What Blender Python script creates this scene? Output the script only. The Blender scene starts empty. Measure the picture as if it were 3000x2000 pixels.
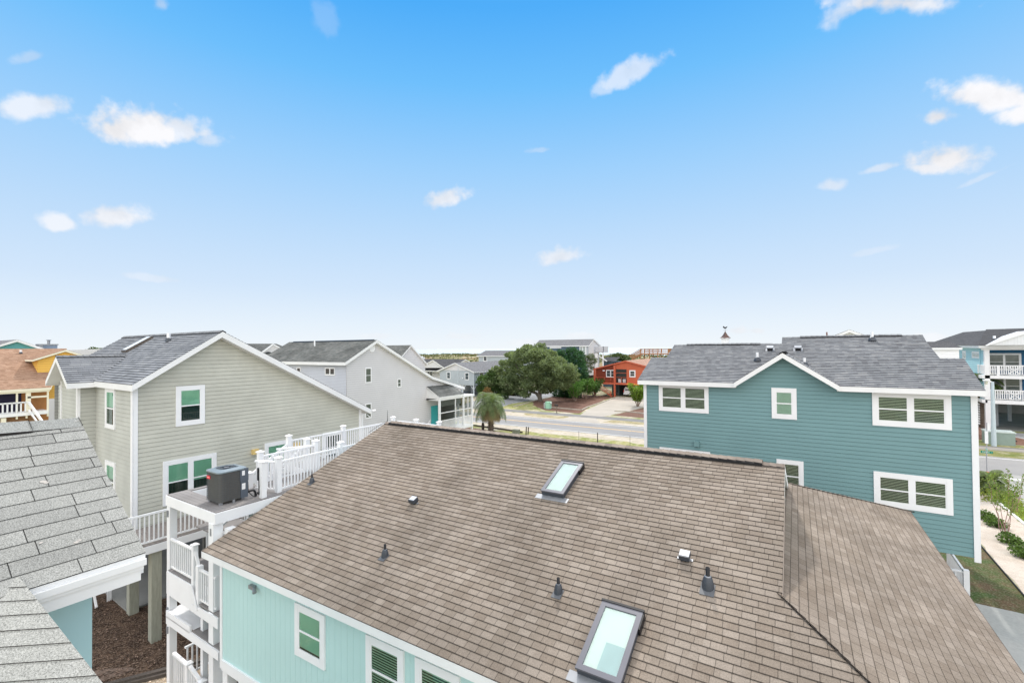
import bpy, math, random
from mathutils import Vector, Matrix
R_=random.Random(7)
scene=bpy.context.scene; COL=scene.collection
# ------------------------------------------------------------------ camera (standing 9.4 m up on a roof deck)
H=9.4; PSI=.57; PITCH=.0145; ROLL=-.0089; FPX=1353.
def lv(l,f,z): return Vector((l*math.cos(PSI)-f*math.sin(PSI),l*math.sin(PSI)+f*math.cos(PSI),z))
_F=lv(0,math.cos(PITCH),math.sin(PITCH)); _U0=lv(0,-math.sin(PITCH),math.cos(PITCH)); _R0=lv(1,0,0)
_R=math.cos(ROLL)*_R0+math.sin(ROLL)*_U0; _U=-math.sin(ROLL)*_R0+math.cos(ROLL)*_U0
CAM=Vector((0,0,H))
cd=bpy.data.cameras.new('camera'); co=bpy.data.objects.new('camera',cd); COL.objects.link(co)
cd.sensor_width=36; cd.lens=FPX/3000*36; cd.clip_start=.05; cd.clip_end=9000
m3=Matrix((( _R.x,_U.x,-_F.x),(_R.y,_U.y,-_F.y),(_R.z,_U.z,-_F.z)))
co.matrix_world=Matrix.Translation(CAM)@m3.to_4x4(); scene.camera=co
# ------------------------------------------------------------------ sun, sky, exposure
SAZ=math.radians(115); SEL=math.radians(48)      # sun azimuth from +x, elevation
SUN_E=2.3; SKY_E=.10; EXPO=.35
sd=Vector((math.cos(SEL)*math.cos(SAZ),math.cos(SEL)*math.sin(SAZ),math.sin(SEL)))
sl=bpy.data.lights.new('sun','SUN'); sl.energy=SUN_E; sl.angle=math.radians(3.0); sl.color=(1,.955,.89)
so=bpy.data.objects.new('sun',sl); COL.objects.link(so); so.location=(0,0,60); so.rotation_euler=sd.to_track_quat('Z','Y').to_euler()
world=bpy.data.worlds.new('World'); scene.world=world; world.use_nodes=True
N=world.node_tree; nt=N.nodes; nt.clear()
def nd(t,**k):
    n=nt.new(t)
    for a,b in k.items(): setattr(n,a,b)
    return n
sky=nd('ShaderNodeTexSky',sky_type='NISHITA',sun_disc=False,sun_elevation=SEL,sun_rotation=math.pi/2-SAZ,altitude=0,air_density=1.0,dust_density=.6,ozone_density=3.0)
bg=nd('ShaderNodeBackground'); outw=nd('ShaderNodeOutputWorld'); tc=nd('ShaderNodeTexCoord')
bg.inputs[1].default_value=SKY_E
def wmath(op,a,b=None,c=None):
    n=nd('ShaderNodeMath',operation=op)
    for i,v in enumerate((a,b,c)):
        if v is None: continue
        if isinstance(v,(int,float)): n.inputs[i].default_value=v
        else: N.links.new(v,n.inputs[i])
    return n.outputs[0]
def wdot(a,v):
    n=nd('ShaderNodeVectorMath',operation='DOT_PRODUCT'); N.links.new(a,n.inputs[0]); n.inputs[1].default_value=v; return n.outputs['Value']
noi=nd('ShaderNodeTexNoise'); noi.inputs['Scale'].default_value=15; noi.inputs['Detail'].default_value=7; noi.inputs['Roughness'].default_value=.55
N.links.new(tc.outputs['Generated'],noi.inputs['Vector'])
noi2=nd('ShaderNodeTexNoise'); noi2.inputs['Scale'].default_value=50; noi2.inputs['Detail'].default_value=5
N.links.new(tc.outputs['Generated'],noi2.inputs['Vector'])
# small fair-weather clouds: (bearing px, elevation px, half width, half height, density, tilt)
CL=[(105,312,90,36,.75,.1),(415,375,130,62,1.0,.0),(340,380,75,55,1.,0),(520,380,95,45,.8,-.1),(610,412,40,24,.45,0),(330,637,86,36,.85,0),(172,655,42,28,.75,0),(445,815,75,14,.3,-.1),
 (1300,583,75,34,.8,.25),(1845,215,100,32,.62,.45),(1775,255,40,26,.45,.5),(1635,752,70,30,.7,.2),(2600,10,165,42,.9,.0),(2490,20,80,44,.6,.6),(2910,290,130,42,1.,-.1),(3010,330,60,40,1,0),(2745,343,45,28,.9,0),
 (2765,468,105,46,1.,0),(2720,492,60,25,.9,0),(2585,492,50,14,.5,.2),(2440,545,40,22,.55,0),(2880,520,60,10,.3,.4),(2550,737,70,12,.22,.2),(470,15,30,30,.4,0),(960,70,40,55,.13,0),(1585,440,45,9,.25,.1),(85,170,50,18,.3,.3),
 (2165,968,28,16,.5,0),(2215,970,26,12,.45,0),(1700,985,60,12,.4,0),(1350,985,70,14,.3,0),(1100,985,60,12,.3,0),(2720,990,50,14,.5,0),(1560,1005,90,14,.35,0)]
mask=None
nse=wmath('MULTIPLY',wmath('SUBTRACT',noi.outputs['Fac'],.5),2.0); nse2=wmath('MULTIPLY',wmath('SUBTRACT',noi2.outputs['Fac'],.5),1.1)
nsum=wmath('ADD',nse,nse2)
for (x,y,w,h,dn,ti) in CL:
    c=(_F*FPX+_R*(x-1500)+_U*(1000-y)); L=c.length; c=c/L
    e1=(_R*math.cos(ti)+_U*math.sin(ti)); e2=(_U*math.cos(ti)-_R*math.sin(ti))
    e1=(e1-c*e1.dot(c)).normalized(); e2=(e2-c*e2.dot(c)-e1*e2.dot(e1)).normalized()
    a=wdot(tc.outputs['Generated'],tuple(e1*(L/w))); b=wdot(tc.outputs['Generated'],tuple(e2*(L/h)))
    # flatter base: squash downwards
    b=wmath('MULTIPLY',b,wmath('ADD',1.0,wmath('MULTIPLY',wmath('LESS_THAN',b,0.0),.25)))
    r=wmath('SQRT',wmath('ADD',wmath('MULTIPLY',a,a),wmath('MULTIPLY',b,b)))
    front=wmath('GREATER_THAN',wdot(tc.outputs['Generated'],tuple(c)),.3)
    v=wmath('SUBTRACT',1.15,r); v=wmath('ADD',v,nsum)
    mr=nd('ShaderNodeMapRange',interpolation_type='SMOOTHSTEP'); N.links.new(v,mr.inputs[0]); mr.inputs[1].default_value=.0; mr.inputs[2].default_value=.80; mr.inputs[4].default_value=dn
    near=wmath('LESS_THAN',r,1.6)
    v=wmath('MULTIPLY',wmath('MULTIPLY',mr.outputs[0],front),near)
    mask=v if mask is None else wmath('MAXIMUM',mask,v)
# thin high cloud overhead, unseen, its brightness added to fill shaded walls; clear blue lower down, milky at the horizon
KS=1/(SKY_E*2**EXPO)
sepz=nd('ShaderNodeSeparateXYZ'); N.links.new(tc.outputs['Generated'],sepz.inputs[0])
rp=nd('ShaderNodeValToRGB'); el=rp.color_ramp.elements
RAMP=[(0,(.90,.955,1.0)),(.05,(.81,.905,1.0)),(.124,(.66,.81,.99)),(.23,(.52,.735,.99)),(.358,(.345,.645,1.)),(.494,(.155,.53,1.)),(.60,(.065,.42,.97)),(.67,(.10,.44,.95)),(.80,(1.5,1.52,1.55)),(1.,(2.5,2.45,2.35))]
el[0].position=0; el[0].color=(*RAMP[0][1],1); el[1].position=1; el[1].color=(*RAMP[-1][1],1)
for p_,c_ in RAMP[1:-1]: q_=el.new(p_); q_.color=(*c_,1)
N.links.new(sepz.outputs[2],rp.inputs[0])
bk=wdot(tc.outputs['Generated'],tuple(lv(0,-1,.0))); bkr=nd('ShaderNodeMapRange',interpolation_type='SMOOTHSTEP'); N.links.new(bk,bkr.inputs[0]); bkr.inputs[1].default_value=-.05; bkr.inputs[2].default_value=.45
bkm=nd('ShaderNodeMixRGB'); N.links.new(bkr.outputs[0],bkm.inputs[0]); N.links.new(rp.outputs[0],bkm.inputs[1]); bkm.inputs[2].default_value=(2.15,2.15,2.15,1)  # added white sky behind the camera, out of view, to brighten shaded walls
vs=nd('ShaderNodeVectorMath',operation='SCALE'); N.links.new(bkm.outputs[0],vs.inputs[0]); vs.inputs['Scale'].default_value=KS
# Nishita, compressed around the sun so that the aureole stays soft
cps=nd('ShaderNodeVectorMath',operation='SCALE'); N.links.new(sky.outputs[0],cps.inputs[0]); cps.inputs['Scale'].default_value=.12
cpa=nd('ShaderNodeVectorMath',operation='ADD'); N.links.new(cps.outputs[0],cpa.inputs[0]); cpa.inputs[1].default_value=(1,1,1)
cpd=nd('ShaderNodeVectorMath',operation='DIVIDE'); N.links.new(sky.outputs[0],cpd.inputs[0]); N.links.new(cpa.outputs[0],cpd.inputs[1])
hs=nd('ShaderNodeMixRGB'); hs.inputs[0].default_value=.96; N.links.new(cpd.outputs[0],hs.inputs[1]); N.links.new(vs.outputs[0],hs.inputs[2])
mx=nd('ShaderNodeMixRGB'); N.links.new(mask,mx.inputs[0]); N.links.new(hs.outputs[0],mx.inputs[1]); csh=nd('ShaderNodeMapRange'); N.links.new(noi.outputs['Fac'],csh.inputs[0]); csh.inputs[1].default_value=.35; csh.inputs[2].default_value=.6; csh.inputs[3].default_value=.82*KS; csh.inputs[4].default_value=1.0*KS
ccl=nd('ShaderNodeVectorMath',operation='SCALE'); ccl.inputs[0].default_value=(.97,.97,1.0); N.links.new(csh.outputs[0],ccl.inputs['Scale']); N.links.new(ccl.outputs[0],mx.inputs[2])
N.links.new(mx.outputs[0],bg.inputs[0]); N.links.new(bg.outputs[0],outw.inputs[0])
scene.view_settings.view_transform='Standard'; scene.view_settings.look='None'; scene.view_settings.exposure=EXPO; scene.view_settings.gamma=1
scene.render.engine='CYCLES'; scene.cycles.max_bounces=8; scene.cycles.transparent_max_bounces=24
scene.render.resolution_x=1024; scene.render.resolution_y=682

# ------------------------------------------------------------------ image helper: the world point an image pixel's sight line meets on a given plane
def sight(px,py,yaw=0):
    d=_F*FPX+_R*(px-1500)+_U*(1000-py); c,s=math.cos(-yaw),math.sin(-yaw)
    return Vector((c*d.x-s*d.y,s*d.x+c*d.y,d.z))
def at(px,py,yaw=0,x=None,y=None,z=None,pl=None):
    d=sight(px,py,yaw)
    if pl: p0,n=Vector(pl[0]),Vector(pl[1]); t=(p0-CAM).dot(n)/d.dot(n)
    else: t=x/d.x if x is not None else y/d.y if y is not None else (z-H)/d.z
    return CAM+d*t
# ------------------------------------------------------------------ materials
COLS={}
def mat(name,col,rough=.7,var=.12,scale=3.,bump=0.,bscale=60,spec=.3,metal=0,coat=0,island=0,stretch=None,trans=0):
    m=bpy.data.materials.new(name); COLS[m.name]=col; m.use_nodes=True; t=m.node_tree; n=t.nodes; b=n['Principled BSDF']
    b.inputs['Roughness'].default_value=rough; b.inputs['Specular IOR Level'].default_value=spec; b.inputs['Metallic'].default_value=metal
    if coat: b.inputs['Coat Weight'].default_value=coat
    tcn=n.new('ShaderNodeTexCoord'); src=tcn.outputs['Object']
    if stretch:
        mp=n.new('ShaderNodeMapping'); mp.inputs['Scale'].default_value=stretch; t.links.new(src,mp.inputs[0]); src=mp.outputs[0]
    base=(*col,1)
    if var or island:
        ns=n.new('ShaderNodeTexNoise'); ns.inputs['Scale'].default_value=scale; ns.inputs['Detail'].default_value=6; t.links.new(src,ns.inputs['Vector'])
        mr=n.new('ShaderNodeMapRange'); mr.inputs[1].default_value=.25; mr.inputs[2].default_value=.75; mr.inputs[3].default_value=1-var; mr.inputs[4].default_value=1+var
        t.links.new(ns.outputs['Fac'],mr.inputs[0]); fac=mr.outputs[0]
        if island:
            g=n.new('ShaderNodeNewGeometry'); mr2=n.new('ShaderNodeMapRange'); mr2.inputs[3].default_value=1-island; mr2.inputs[4].default_value=1+island
            t.links.new(g.outputs['Random Per Island'],mr2.inputs[0]); mu=n.new('ShaderNodeMath'); mu.operation='MULTIPLY'
            t.links.new(fac,mu.inputs[0]); t.links.new(mr2.outputs[0],mu.inputs[1]); fac=mu.outputs[0]
        vm=n.new('ShaderNodeVectorMath'); vm.operation='SCALE'; vm.inputs[0].default_value=col; t.links.new(fac,vm.inputs['Scale']); t.links.new(vm.outputs[0],b.inputs['Base Color'])
    else: b.inputs['Base Color'].default_value=base
    if bump:
        nb=n.new('ShaderNodeTexNoise'); nb.inputs['Scale'].default_value=bscale; nb.inputs['Detail'].default_value=4; t.links.new(src,nb.inputs['Vector'])
        bp=n.new('ShaderNodeBump'); bp.inputs['Strength'].default_value=bump; bp.inputs['Distance'].default_value=.02; t.links.new(nb.outputs['Fac'],bp.inputs['Height']); t.links.new(bp.outputs[0],b.inputs['Normal'])
    if trans:
        tr=n.new('ShaderNodeBsdfTranslucent'); ms=n.new('ShaderNodeMixShader'); ms.inputs[0].default_value=trans; o=n['Material Output']
        tr.inputs[0].default_value=(min(1,col[0]*2.2),min(1,col[1]*2.2),col[2]*1.2,1)
        t.links.new(b.outputs[0],ms.inputs[1]); t.links.new(tr.outputs[0],ms.inputs[2]); t.links.new(ms.outputs[0],o.inputs[0])
    return m
def mix2(name,c1,c2,scale,lo=.4,hi=.6,rough=.9,bump=.4,bscale=40,c3=None,s3=40,a3=.5,fine=.25,fscale=60):
    """two ground covers broken into each other by noise, optional third speckle"""
    m=bpy.data.materials.new(name); m.use_nodes=True; t=m.node_tree; n=t.nodes; b=n['Principled BSDF']; b.inputs['Roughness'].default_value=rough; b.inputs['Specular IOR Level'].default_value=.15
    tcn=n.new('ShaderNodeTexCoord'); src=tcn.outputs['Object']
    def noise(s,d=6):
        q=n.new('ShaderNodeTexNoise'); q.inputs['Scale'].default_value=s; q.inputs['Detail'].default_value=d; q.inputs['Roughness'].default_value=.65; t.links.new(src,q.inputs['Vector']); return q.outputs['Fac']
    def rng(f,a,bb,c=0,d=1):
        q=n.new('ShaderNodeMapRange'); t.links.new(f,q.inputs[0]); q.inputs[1].default_value=a; q.inputs[2].default_value=bb; q.inputs[3].default_value=c; q.inputs[4].default_value=d; return q.outputs[0]
    def mixc(f,a,bb,bt='MIX'):
        q=n.new('ShaderNodeMixRGB'); q.blend_type=bt
        if isinstance(f,float): q.inputs[0].default_value=f
        else: t.links.new(f,q.inputs[0])
        for i,v in ((1,a),(2,bb)):
            if isinstance(v,tuple): q.inputs[i].default_value=(*v,1)
            else: t.links.new(v,q.inputs[i])
        return q.outputs[0]
    c=mixc(rng(noise(scale,8),lo,hi),c1,c2)
    if c3: c=mixc(rng(noise(s3,3),.5,.6,0,a3),c,c3)
    f=rng(noise(fscale,3),.2,.8,1-fine,1+fine)
    q=n.new('ShaderNodeVectorMath'); q.operation='SCALE'; t.links.new(c,q.inputs[0]); t.links.new(f,q.inputs['Scale']); t.links.new(q.outputs[0],b.inputs['Base Color'])
    bp=n.new('ShaderNodeBump'); bp.inputs['Strength'].default_value=bump; bp.inputs['Distance'].default_value=.04; t.links.new(noise(bscale,3),bp.inputs['Height']); t.links.new(bp.outputs[0],b.inputs['Normal'])
    return m
def shingle(name,cols,exp=.143,tab=.3,gap=.03,grain=.15,streak=.08,gapcol=.35,cl=0,gs=70):
    m=bpy.data.materials.new(name); m.use_nodes=True; t=m.node_tree; n=t.nodes; b=n['Principled BSDF']; b.inputs['Roughness'].default_value=.93; b.inputs['Specular IOR Level'].default_value=.12
    uv=n.new('ShaderNodeUVMap'); uv.uv_map='UVMap'; sp=n.new('ShaderNodeSeparateXYZ'); t.links.new(uv.outputs[0],sp.inputs[0])
    def M(op,a,b_=None):
        q=n.new('ShaderNodeMath'); q.operation=op
        for i,v in enumerate((a,b_)):
            if v is None: continue
            if isinstance(v,(int,float)): q.inputs[i].default_value=v
            else: t.links.new(v,q.inputs[i])
        return q.outputs[0]
    def WN(a,bb,dim='2D'):
        cb=n.new('ShaderNodeCombineXYZ'); 
        for i,v in enumerate((a,bb)):
            if isinstance(v,(int,float)): cb.inputs[i].default_value=v
            else: t.links.new(v,cb.inputs[i])
        q=n.new('ShaderNodeTexWhiteNoise'); q.noise_dimensions='2D'; t.links.new(cb.outputs[0],q.inputs['Vector']); return q.outputs['Value']
    row=M('FLOOR',M('ADD',M('DIVIDE',sp.outputs[1],exp),.001))
    ro=WN(row,3.7)
    def layer(w,k):
        u=M('ADD',M('DIVIDE',sp.outputs[0],w),M('MULTIPLY',WN(row,k),17.3)); c=M('FLOOR',u)
        return WN(c,M('ADD',row,k)),M('FRACT',u)
    v1,f1=layer(tab,1.3); v2,f2=layer(tab*1.63,5.9)
    v=M('ADD',M('MULTIPLY',v1,.6),M('MULTIPLY',v2,.4))
    cr=n.new('ShaderNodeValToRGB'); cr.color_ramp.interpolation='LINEAR'; e=cr.color_ramp.elements
    e[0].position=.12; e[0].color=(*cols[0],1); e[1].position=.88; e[1].color=(*cols[-1],1)
    for i,cc in enumerate(cols[1:-1]): q=e.new(.12+.76*(i+1)/(len(cols)-1)); q.color=(*cc,1)
    t.links.new(v,cr.inputs[0])
    tcn=n.new('ShaderNodeTexCoord')
    g=n.new('ShaderNodeTexNoise'); g.inputs['Scale'].default_value=gs; g.inputs['Detail'].default_value=3; t.links.new(tcn.outputs['Object'],g.inputs['Vector'])
    lg=n.new('ShaderNodeTexNoise'); lg.inputs['Scale'].default_value=.7; lg.inputs['Detail'].default_value=5; t.links.new(tcn.outputs['Object'],lg.inputs['Vector'])
    gg=n.new('ShaderNodeMapRange'); t.links.new(g.outputs['Fac'],gg.inputs[0]); gg.inputs[1].default_value=.25; gg.inputs[2].default_value=.75; gg.inputs[3].default_value=1-grain; gg.inputs[4].default_value=1+grain
    ll=n.new('ShaderNodeMapRange'); t.links.new(lg.outputs['Fac'],ll.inputs[0]); ll.inputs[1].default_value=.3; ll.inputs[2].default_value=.7; ll.inputs[3].default_value=1-streak; ll.inputs[4].default_value=1+streak
    gp=M('ADD',M('MULTIPLY',M('LESS_THAN',f1,gap),gapcol-1),1) if gap else 1.0
    if cl:
        fv=M('FRACT',M('ADD',M('DIVIDE',sp.outputs[1],exp),.001)); gp=M('MULTIPLY',gp,M('ADD',M('MULTIPLY',M('LESS_THAN',fv,.09),cl-1),1))  # dark line along each course: shadow gap painted into the colour
    k=M('MULTIPLY',M('MULTIPLY',gg.outputs[0],ll.outputs[0]),gp)
    q=n.new('ShaderNodeVectorMath'); q.operation='SCALE'; t.links.new(cr.outputs[0],q.inputs[0]); t.links.new(k,q.inputs['Scale']); t.links.new(q.outputs[0],b.inputs['Base Color'])
    bp=n.new('ShaderNodeBump'); bp.inputs['Strength'].default_value=.35; bp.inputs['Distance'].default_value=.01
    t.links.new(M('ADD',M('MULTIPLY',g.outputs['Fac'],.5),M('MULTIPLY',v,.8)),bp.inputs['Height']); t.links.new(bp.outputs[0],b.inputs['Normal'])
    return m
def glass(name,tint=(.5,.78,.68),gl=.5,rough=.02):
    m=bpy.data.materials.new(name); m.use_nodes=True; t=m.node_tree; n=t.nodes; n.remove(n['Principled BSDF']); o=n['Material Output']
    tr=n.new('ShaderNodeBsdfTransparent'); tr.inputs[0].default_value=(*tint,1); gs=n.new('ShaderNodeBsdfGlossy'); gs.inputs['Roughness'].default_value=rough; gs.inputs[0].default_value=(.9,1,.95,1)
    fr=n.new('ShaderNodeFresnel'); fr.inputs[0].default_value=1.52; mm=n.new('ShaderNodeMath'); mm.operation='MULTIPLY'; mm.inputs[1].default_value=1+gl; t.links.new(fr.outputs[0],mm.inputs[0])
    mm.use_clamp=True
    ms=n.new('ShaderNodeMixShader'); t.links.new(mm.outputs[0],ms.inputs[0]); t.links.new(tr.outputs[0],ms.inputs[1]); t.links.new(gs.outputs[0],ms.inputs[2]); t.links.new(ms.outputs[0],o.inputs[0]); return m
WHITE=mat('white_paint',(.80,.80,.81),.5,.035,2.,.05,30)
VINYL=mat('white_vinyl',(.82,.82,.83),.35,.03,3.)
FASC=mat('white_fascia',(.78,.78,.78),.55,.05,1.5)
BUTT=mat('shingle_edge',(.022,.019,.018),.95,.2,8)
BROWN=shingle('brown_shingles',[(.192,.156,.126),(.215,.178,.145),(.234,.195,.162),(.268,.226,.189)],tab=.24,gap=.045,grain=.28,streak=.16,gapcol=.45,cl=.42)
SLATE=shingle('gray_blue_shingles',[(.15,.153,.165),(.18,.187,.20),(.21,.217,.23),(.25,.253,.26)],tab=.17,gap=0,grain=.15,cl=.55)
BEIR=shingle('pale_gray_shingles',[(.17,.18,.195),(.205,.215,.235),(.235,.245,.265),(.27,.28,.295)],tab=.33,gap=.03,grain=.12,gapcol=.6,cl=.4)
NEARG=shingle('speckled_gray_shingles',[(.24,.24,.228),(.27,.27,.255),(.295,.295,.28)],tab=.46,gap=.015,grain=.6,streak=.12,gapcol=.15,gs=130)
NEARG2=shingle('speckled_gray_shingles_lower',[(.28,.28,.262),(.31,.31,.29),(.33,.33,.312)],tab=.5,gap=0,grain=.6,streak=.12,gs=130)
OLDG=shingle('weathered_gray_shingles',[(.10,.105,.10),(.135,.14,.135),(.17,.17,.16)],tab=.3,gap=0,streak=.3)
DARKR=shingle('charcoal_shingles',[(.07,.07,.075),(.085,.085,.09),(.10,.10,.105)],tab=.3,gap=0)
GRAYR=shingle('plain_gray_shingles',[(.17,.17,.18),(.20,.20,.21),(.225,.225,.235)],tab=.3,gap=0,streak=.05)
ORNG=shingle('orange_tan_shingles',[(.27,.165,.11),(.35,.22,.15),(.42,.275,.195)],tab=.3,gap=0,streak=.08)
PINKR=shingle('salmon_shingles',[(.40,.24,.18),(.45,.28,.21),(.5,.31,.235)],tab=.3,gap=0)
CAPM=mat('cap_shingle',(.23,.19,.16),.93,.15,9,.3,70,island=.22)
CAPG=mat('gray_cap_shingle',(.16,.165,.175),.93,.15,9,.3,70,island=.2)
CAPN=mat('speckled_cap_shingle',(.24,.245,.235),.93,.5,110,.3,90,island=.12)
BLACKP=mat('black_plastic',(.012,.012,.014),.45,.1)
DKMET=mat('dark_painted_metal',(.045,.052,.065),.45,.1,5,spec=.5)
LTMET=mat('light_metal',(.30,.31,.33),.45,.08,8,metal=.5)
TEAL=mat('teal_siding',(.165,.290,.302),.62,.05,.9,.08,40)
BEIGE=mat('sage_beige_siding',(.51,.505,.44),.7,.10,1.3,.08,40)
BEIGE2=mat('sage_shaded_siding',(.47,.475,.435),.7,.10,1.3,.08,40)  # dimmer, greyer copy of the siding: side wall shade put into the colour
AQUA=mat('aqua_panel_siding',(.47,.665,.65),.6,.04,.7,.05,30)
OWNW=mat('pale_blue_siding',(.40,.60,.64),.6,.05,1.)
LGRAY=mat('light_gray_vinyl_siding',(.62,.61,.62),.55,.04,.8)
BGRAY=mat('blue_gray_siding',(.42,.46,.49),.6,.05,.8)
SLATEB=mat('slate_blue_siding',(.085,.13,.17),.6,.06,.8)
RED=mat('coral_red_wood',(.52,.125,.06),.6,.07,1.2)
RED2=mat('coral_red_trim',(.55,.13,.07),.55,.05,1.2)
YELL=mat('yellow_siding',(.80,.48,.10),.6,.05,1)
CREAM=mat('cream_trim',(.82,.77,.62),.5,.04,1)
PBLUE=mat('pale_aqua_siding',(.38,.62,.68),.6,.04,1)
DBLUE=mat('deep_blue_siding',(.03,.13,.25),.6,.05,1)
FTEAL=mat('far_teal_siding',(.12,.36,.36),.6,.05,1)
WOOD=mat('weathered_deck_boards',(.27,.235,.215),.8,.2,2.,.3,30,stretch=(1,12,12),island=.12)
PLANK=mat('gray_composite_boards',(.22,.205,.20),.7,.12,2.,.15,30,island=.07)
GPOST=mat('unpainted_gray_post',(.33,.33,.27),.8,.14,3,.3,30,stretch=(6,6,1))
TANW=mat('orange_brown_wood',(.36,.18,.09),.75,.15,3,.2,20)
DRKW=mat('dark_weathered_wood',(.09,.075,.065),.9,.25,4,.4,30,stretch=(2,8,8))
CONC=mat('concrete',(.42,.38,.34),.85,.1,.8,.2,30)
OLDC=mat('old_gray_concrete',(.24,.24,.23),.85,.22,.7,.25,20)
DARK=mat('dark_interior',(.022,.028,.022),.6,.2,1)
SHADEM=mat('window_shade',(.62,.72,.64),.7,.1,2,stretch=(1,1,.4))
SLATM=mat('blind_slat',(.80,.80,.66),.6,.05)
GLG=glass('green_tinted_glass',(.62,.86,.76),.3)
GLN=glass('clear_glass',(.75,.84,.8),.3)
GLF=mat('far_window_glass',(.05,.055,.06),.08,.3,1.5,spec=.8)
SCREEN=mat('porch_screen',(.03,.032,.03),.6,.3,2)
# ------------------------------------------------------------------ mesh builder
class MB:
    def __init__(s): s.v=[];s.f=[];s.m=[];s.uv=[]
    def face(s,pts,mi=0,uv=None):
        i=len(s.v); s.v+= [tuple(p) for p in pts]; s.f.append(tuple(range(i,i+len(pts)))); s.m.append(mi); s.uv.append(uv)
    def hexa(s,p,mi=0):   # 8 corners: bottom 4, top 4
        i=len(s.v); s.v+=[tuple(q) for q in p]
        for f in ((3,2,1,0),(4,5,6,7),(0,1,5,4),(1,2,6,5),(2,3,7,6),(3,0,4,7)):
            s.f.append(tuple(i+k for k in f)); s.m.append(mi); s.uv.append(None)
    def box(s,x0,x1,y0,y1,z0,z1,mi=0):
        x0,x1=sorted((x0,x1));y0,y1=sorted((y0,y1));z0,z1=sorted((z0,z1))
        s.hexa([(x0,y0,z0),(x1,y0,z0),(x1,y1,z0),(x0,y1,z0),(x0,y0,z1),(x1,y0,z1),(x1,y1,z1),(x0,y1,z1)],mi)
    def bar(s,p,q,w,h,mi=0,up=(0,0,1)):
        p=Vector(p);q=Vector(q);d=(q-p).normalized(); up=Vector(up)
        if abs(d.dot(up))>.95: up=Vector((0,1,0))
        a=d.cross(up).normalized()*w/2; b=a.cross(d).normalized()*h/2
        s.hexa([p-a-b,p+a-b,q+a-b,q-a-b,p-a+b,p+a+b,q+a+b,q-a+b],mi)
    def tube(s,p,q,r0,r1,n=8,mi=0,cap=True):
        p=Vector(p);q=Vector(q);d=(q-p).normalized(); up=Vector((0,0,1)) if abs(d.z)<.9 else Vector((1,0,0))
        a=d.cross(up).normalized(); b=a.cross(d); i=len(s.v)
        for c,r in ((p,r0),(q,r1)):
            for k in range(n): t=2*math.pi*k/n; s.v.append(tuple(c+(a*math.cos(t)+b*math.sin(t))*r))
        for k in range(n): s.f.append((i+k,i+(k+1)%n,i+n+(k+1)%n,i+n+k)); s.m.append(mi); s.uv.append(None)
        if cap:
            s.f.append(tuple(i+k for k in range(n-1,-1,-1))); s.m.append(mi); s.uv.append(None)
            s.f.append(tuple(i+n+k for k in range(n))); s.m.append(mi); s.uv.append(None)
    def path(s,pts,r,n=6,mi=0):
        for a,b in zip(pts,pts[1:]): s.tube(a,b,r,r,n,mi)
    def prism(s,pts,vec,mi=0):
        vec=Vector(vec); pts=[Vector(p) for p in pts]; n=len(pts); s.face(pts,mi); s.face([p+vec for p in reversed(pts)],mi)
        for k in range(n): a,b=pts[k],pts[(k+1)%n]; s.face([a,a+vec,b+vec,b],mi)
    def lathe(s,c,prof,n=20,mi=0):
        c=Vector(c); i=len(s.v)
        for r,z in prof:
            for k in range(n): t=2*math.pi*k/n; s.v.append((c.x+r*math.cos(t),c.y+r*math.sin(t),c.z+z))
        for j in range(len(prof)-1):
            for k in range(n): s.f.append((i+j*n+k,i+j*n+(k+1)%n,i+(j+1)*n+(k+1)%n,i+(j+1)*n+k)); s.m.append(mi); s.uv.append(None)
    def mesh(s,name,mats,off=(0,0,0)):
        me=bpy.data.meshes.new(name); o=Vector(off); me.from_pydata([tuple(lotp(v)-o) for v in s.v],[],s.f)
        for m in (mats if isinstance(mats,(list,tuple)) else [mats]): me.materials.append(m)
        for p,mi in zip(me.polygons,s.m): p.material_index=mi
        if any(u is not None for u in s.uv):
            l=me.uv_layers.new(name='UVMap')
            for p,u in zip(me.polygons,s.uv):
                if u is not None:
                    for k,li in enumerate(p.loop_indices): l.data[li].uv=u[k]
        me.update(); return me
def rotz(p,a): c,s=math.cos(a),math.sin(a); p=Vector(p); return Vector((c*p.x-s*p.y,s*p.x+c*p.y,p.z))
LAPSHADES={}
def lap_shaded(mb,mats):
    if isinstance(mats,(list,tuple)) or not any(mb.m): return mats
    if mats.name not in LAPSHADES:
        c=COLS.get(mats.name,(.3,.3,.3)); LAPSHADES[mats.name]=mat(mats.name+'_lap_shade',tuple(v*.5 for v in c),.8,.1,1.5)  # darker copy of the wall colour for the painted shade under laps
    return [mats,LAPSHADES[mats.name]]
LOT=None   # aqua lot shrunk toward the camera point: scale about the origin, then lift
def lotp(p):
    p=Vector(p); return p if LOT is None else Vector((p.x*LOT[0],p.y*LOT[0],p.z*LOT[0]+LOT[1]))
class Thing:
    """an Empty at the thing's base; parts authored in the world frame turned by yaw"""
    def __init__(s,name,label,cat,base,yaw=0,group=None):
        base=lotp(base); s.base=Vector(base); s.yaw=yaw; o=bpy.data.objects.new(name,None); COL.objects.link(o); o.empty_display_size=.3
        o.location=rotz(base,yaw); o.rotation_euler=(0,0,yaw); o['label']=label; o['category']=cat
        if group: o['group']=group
        s.root=o
    def part(s,name,mb,mats,parent=None,smooth=False,label=None):
        mats=lap_shaded(mb,mats); o=bpy.data.objects.new(name,mb.mesh(name,mats,s.base)); COL.objects.link(o); o.parent=parent or s.root
        if smooth:
            for p in o.data.polygons: p.use_smooth=True
        if label: o['label']=label
        return o
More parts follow.
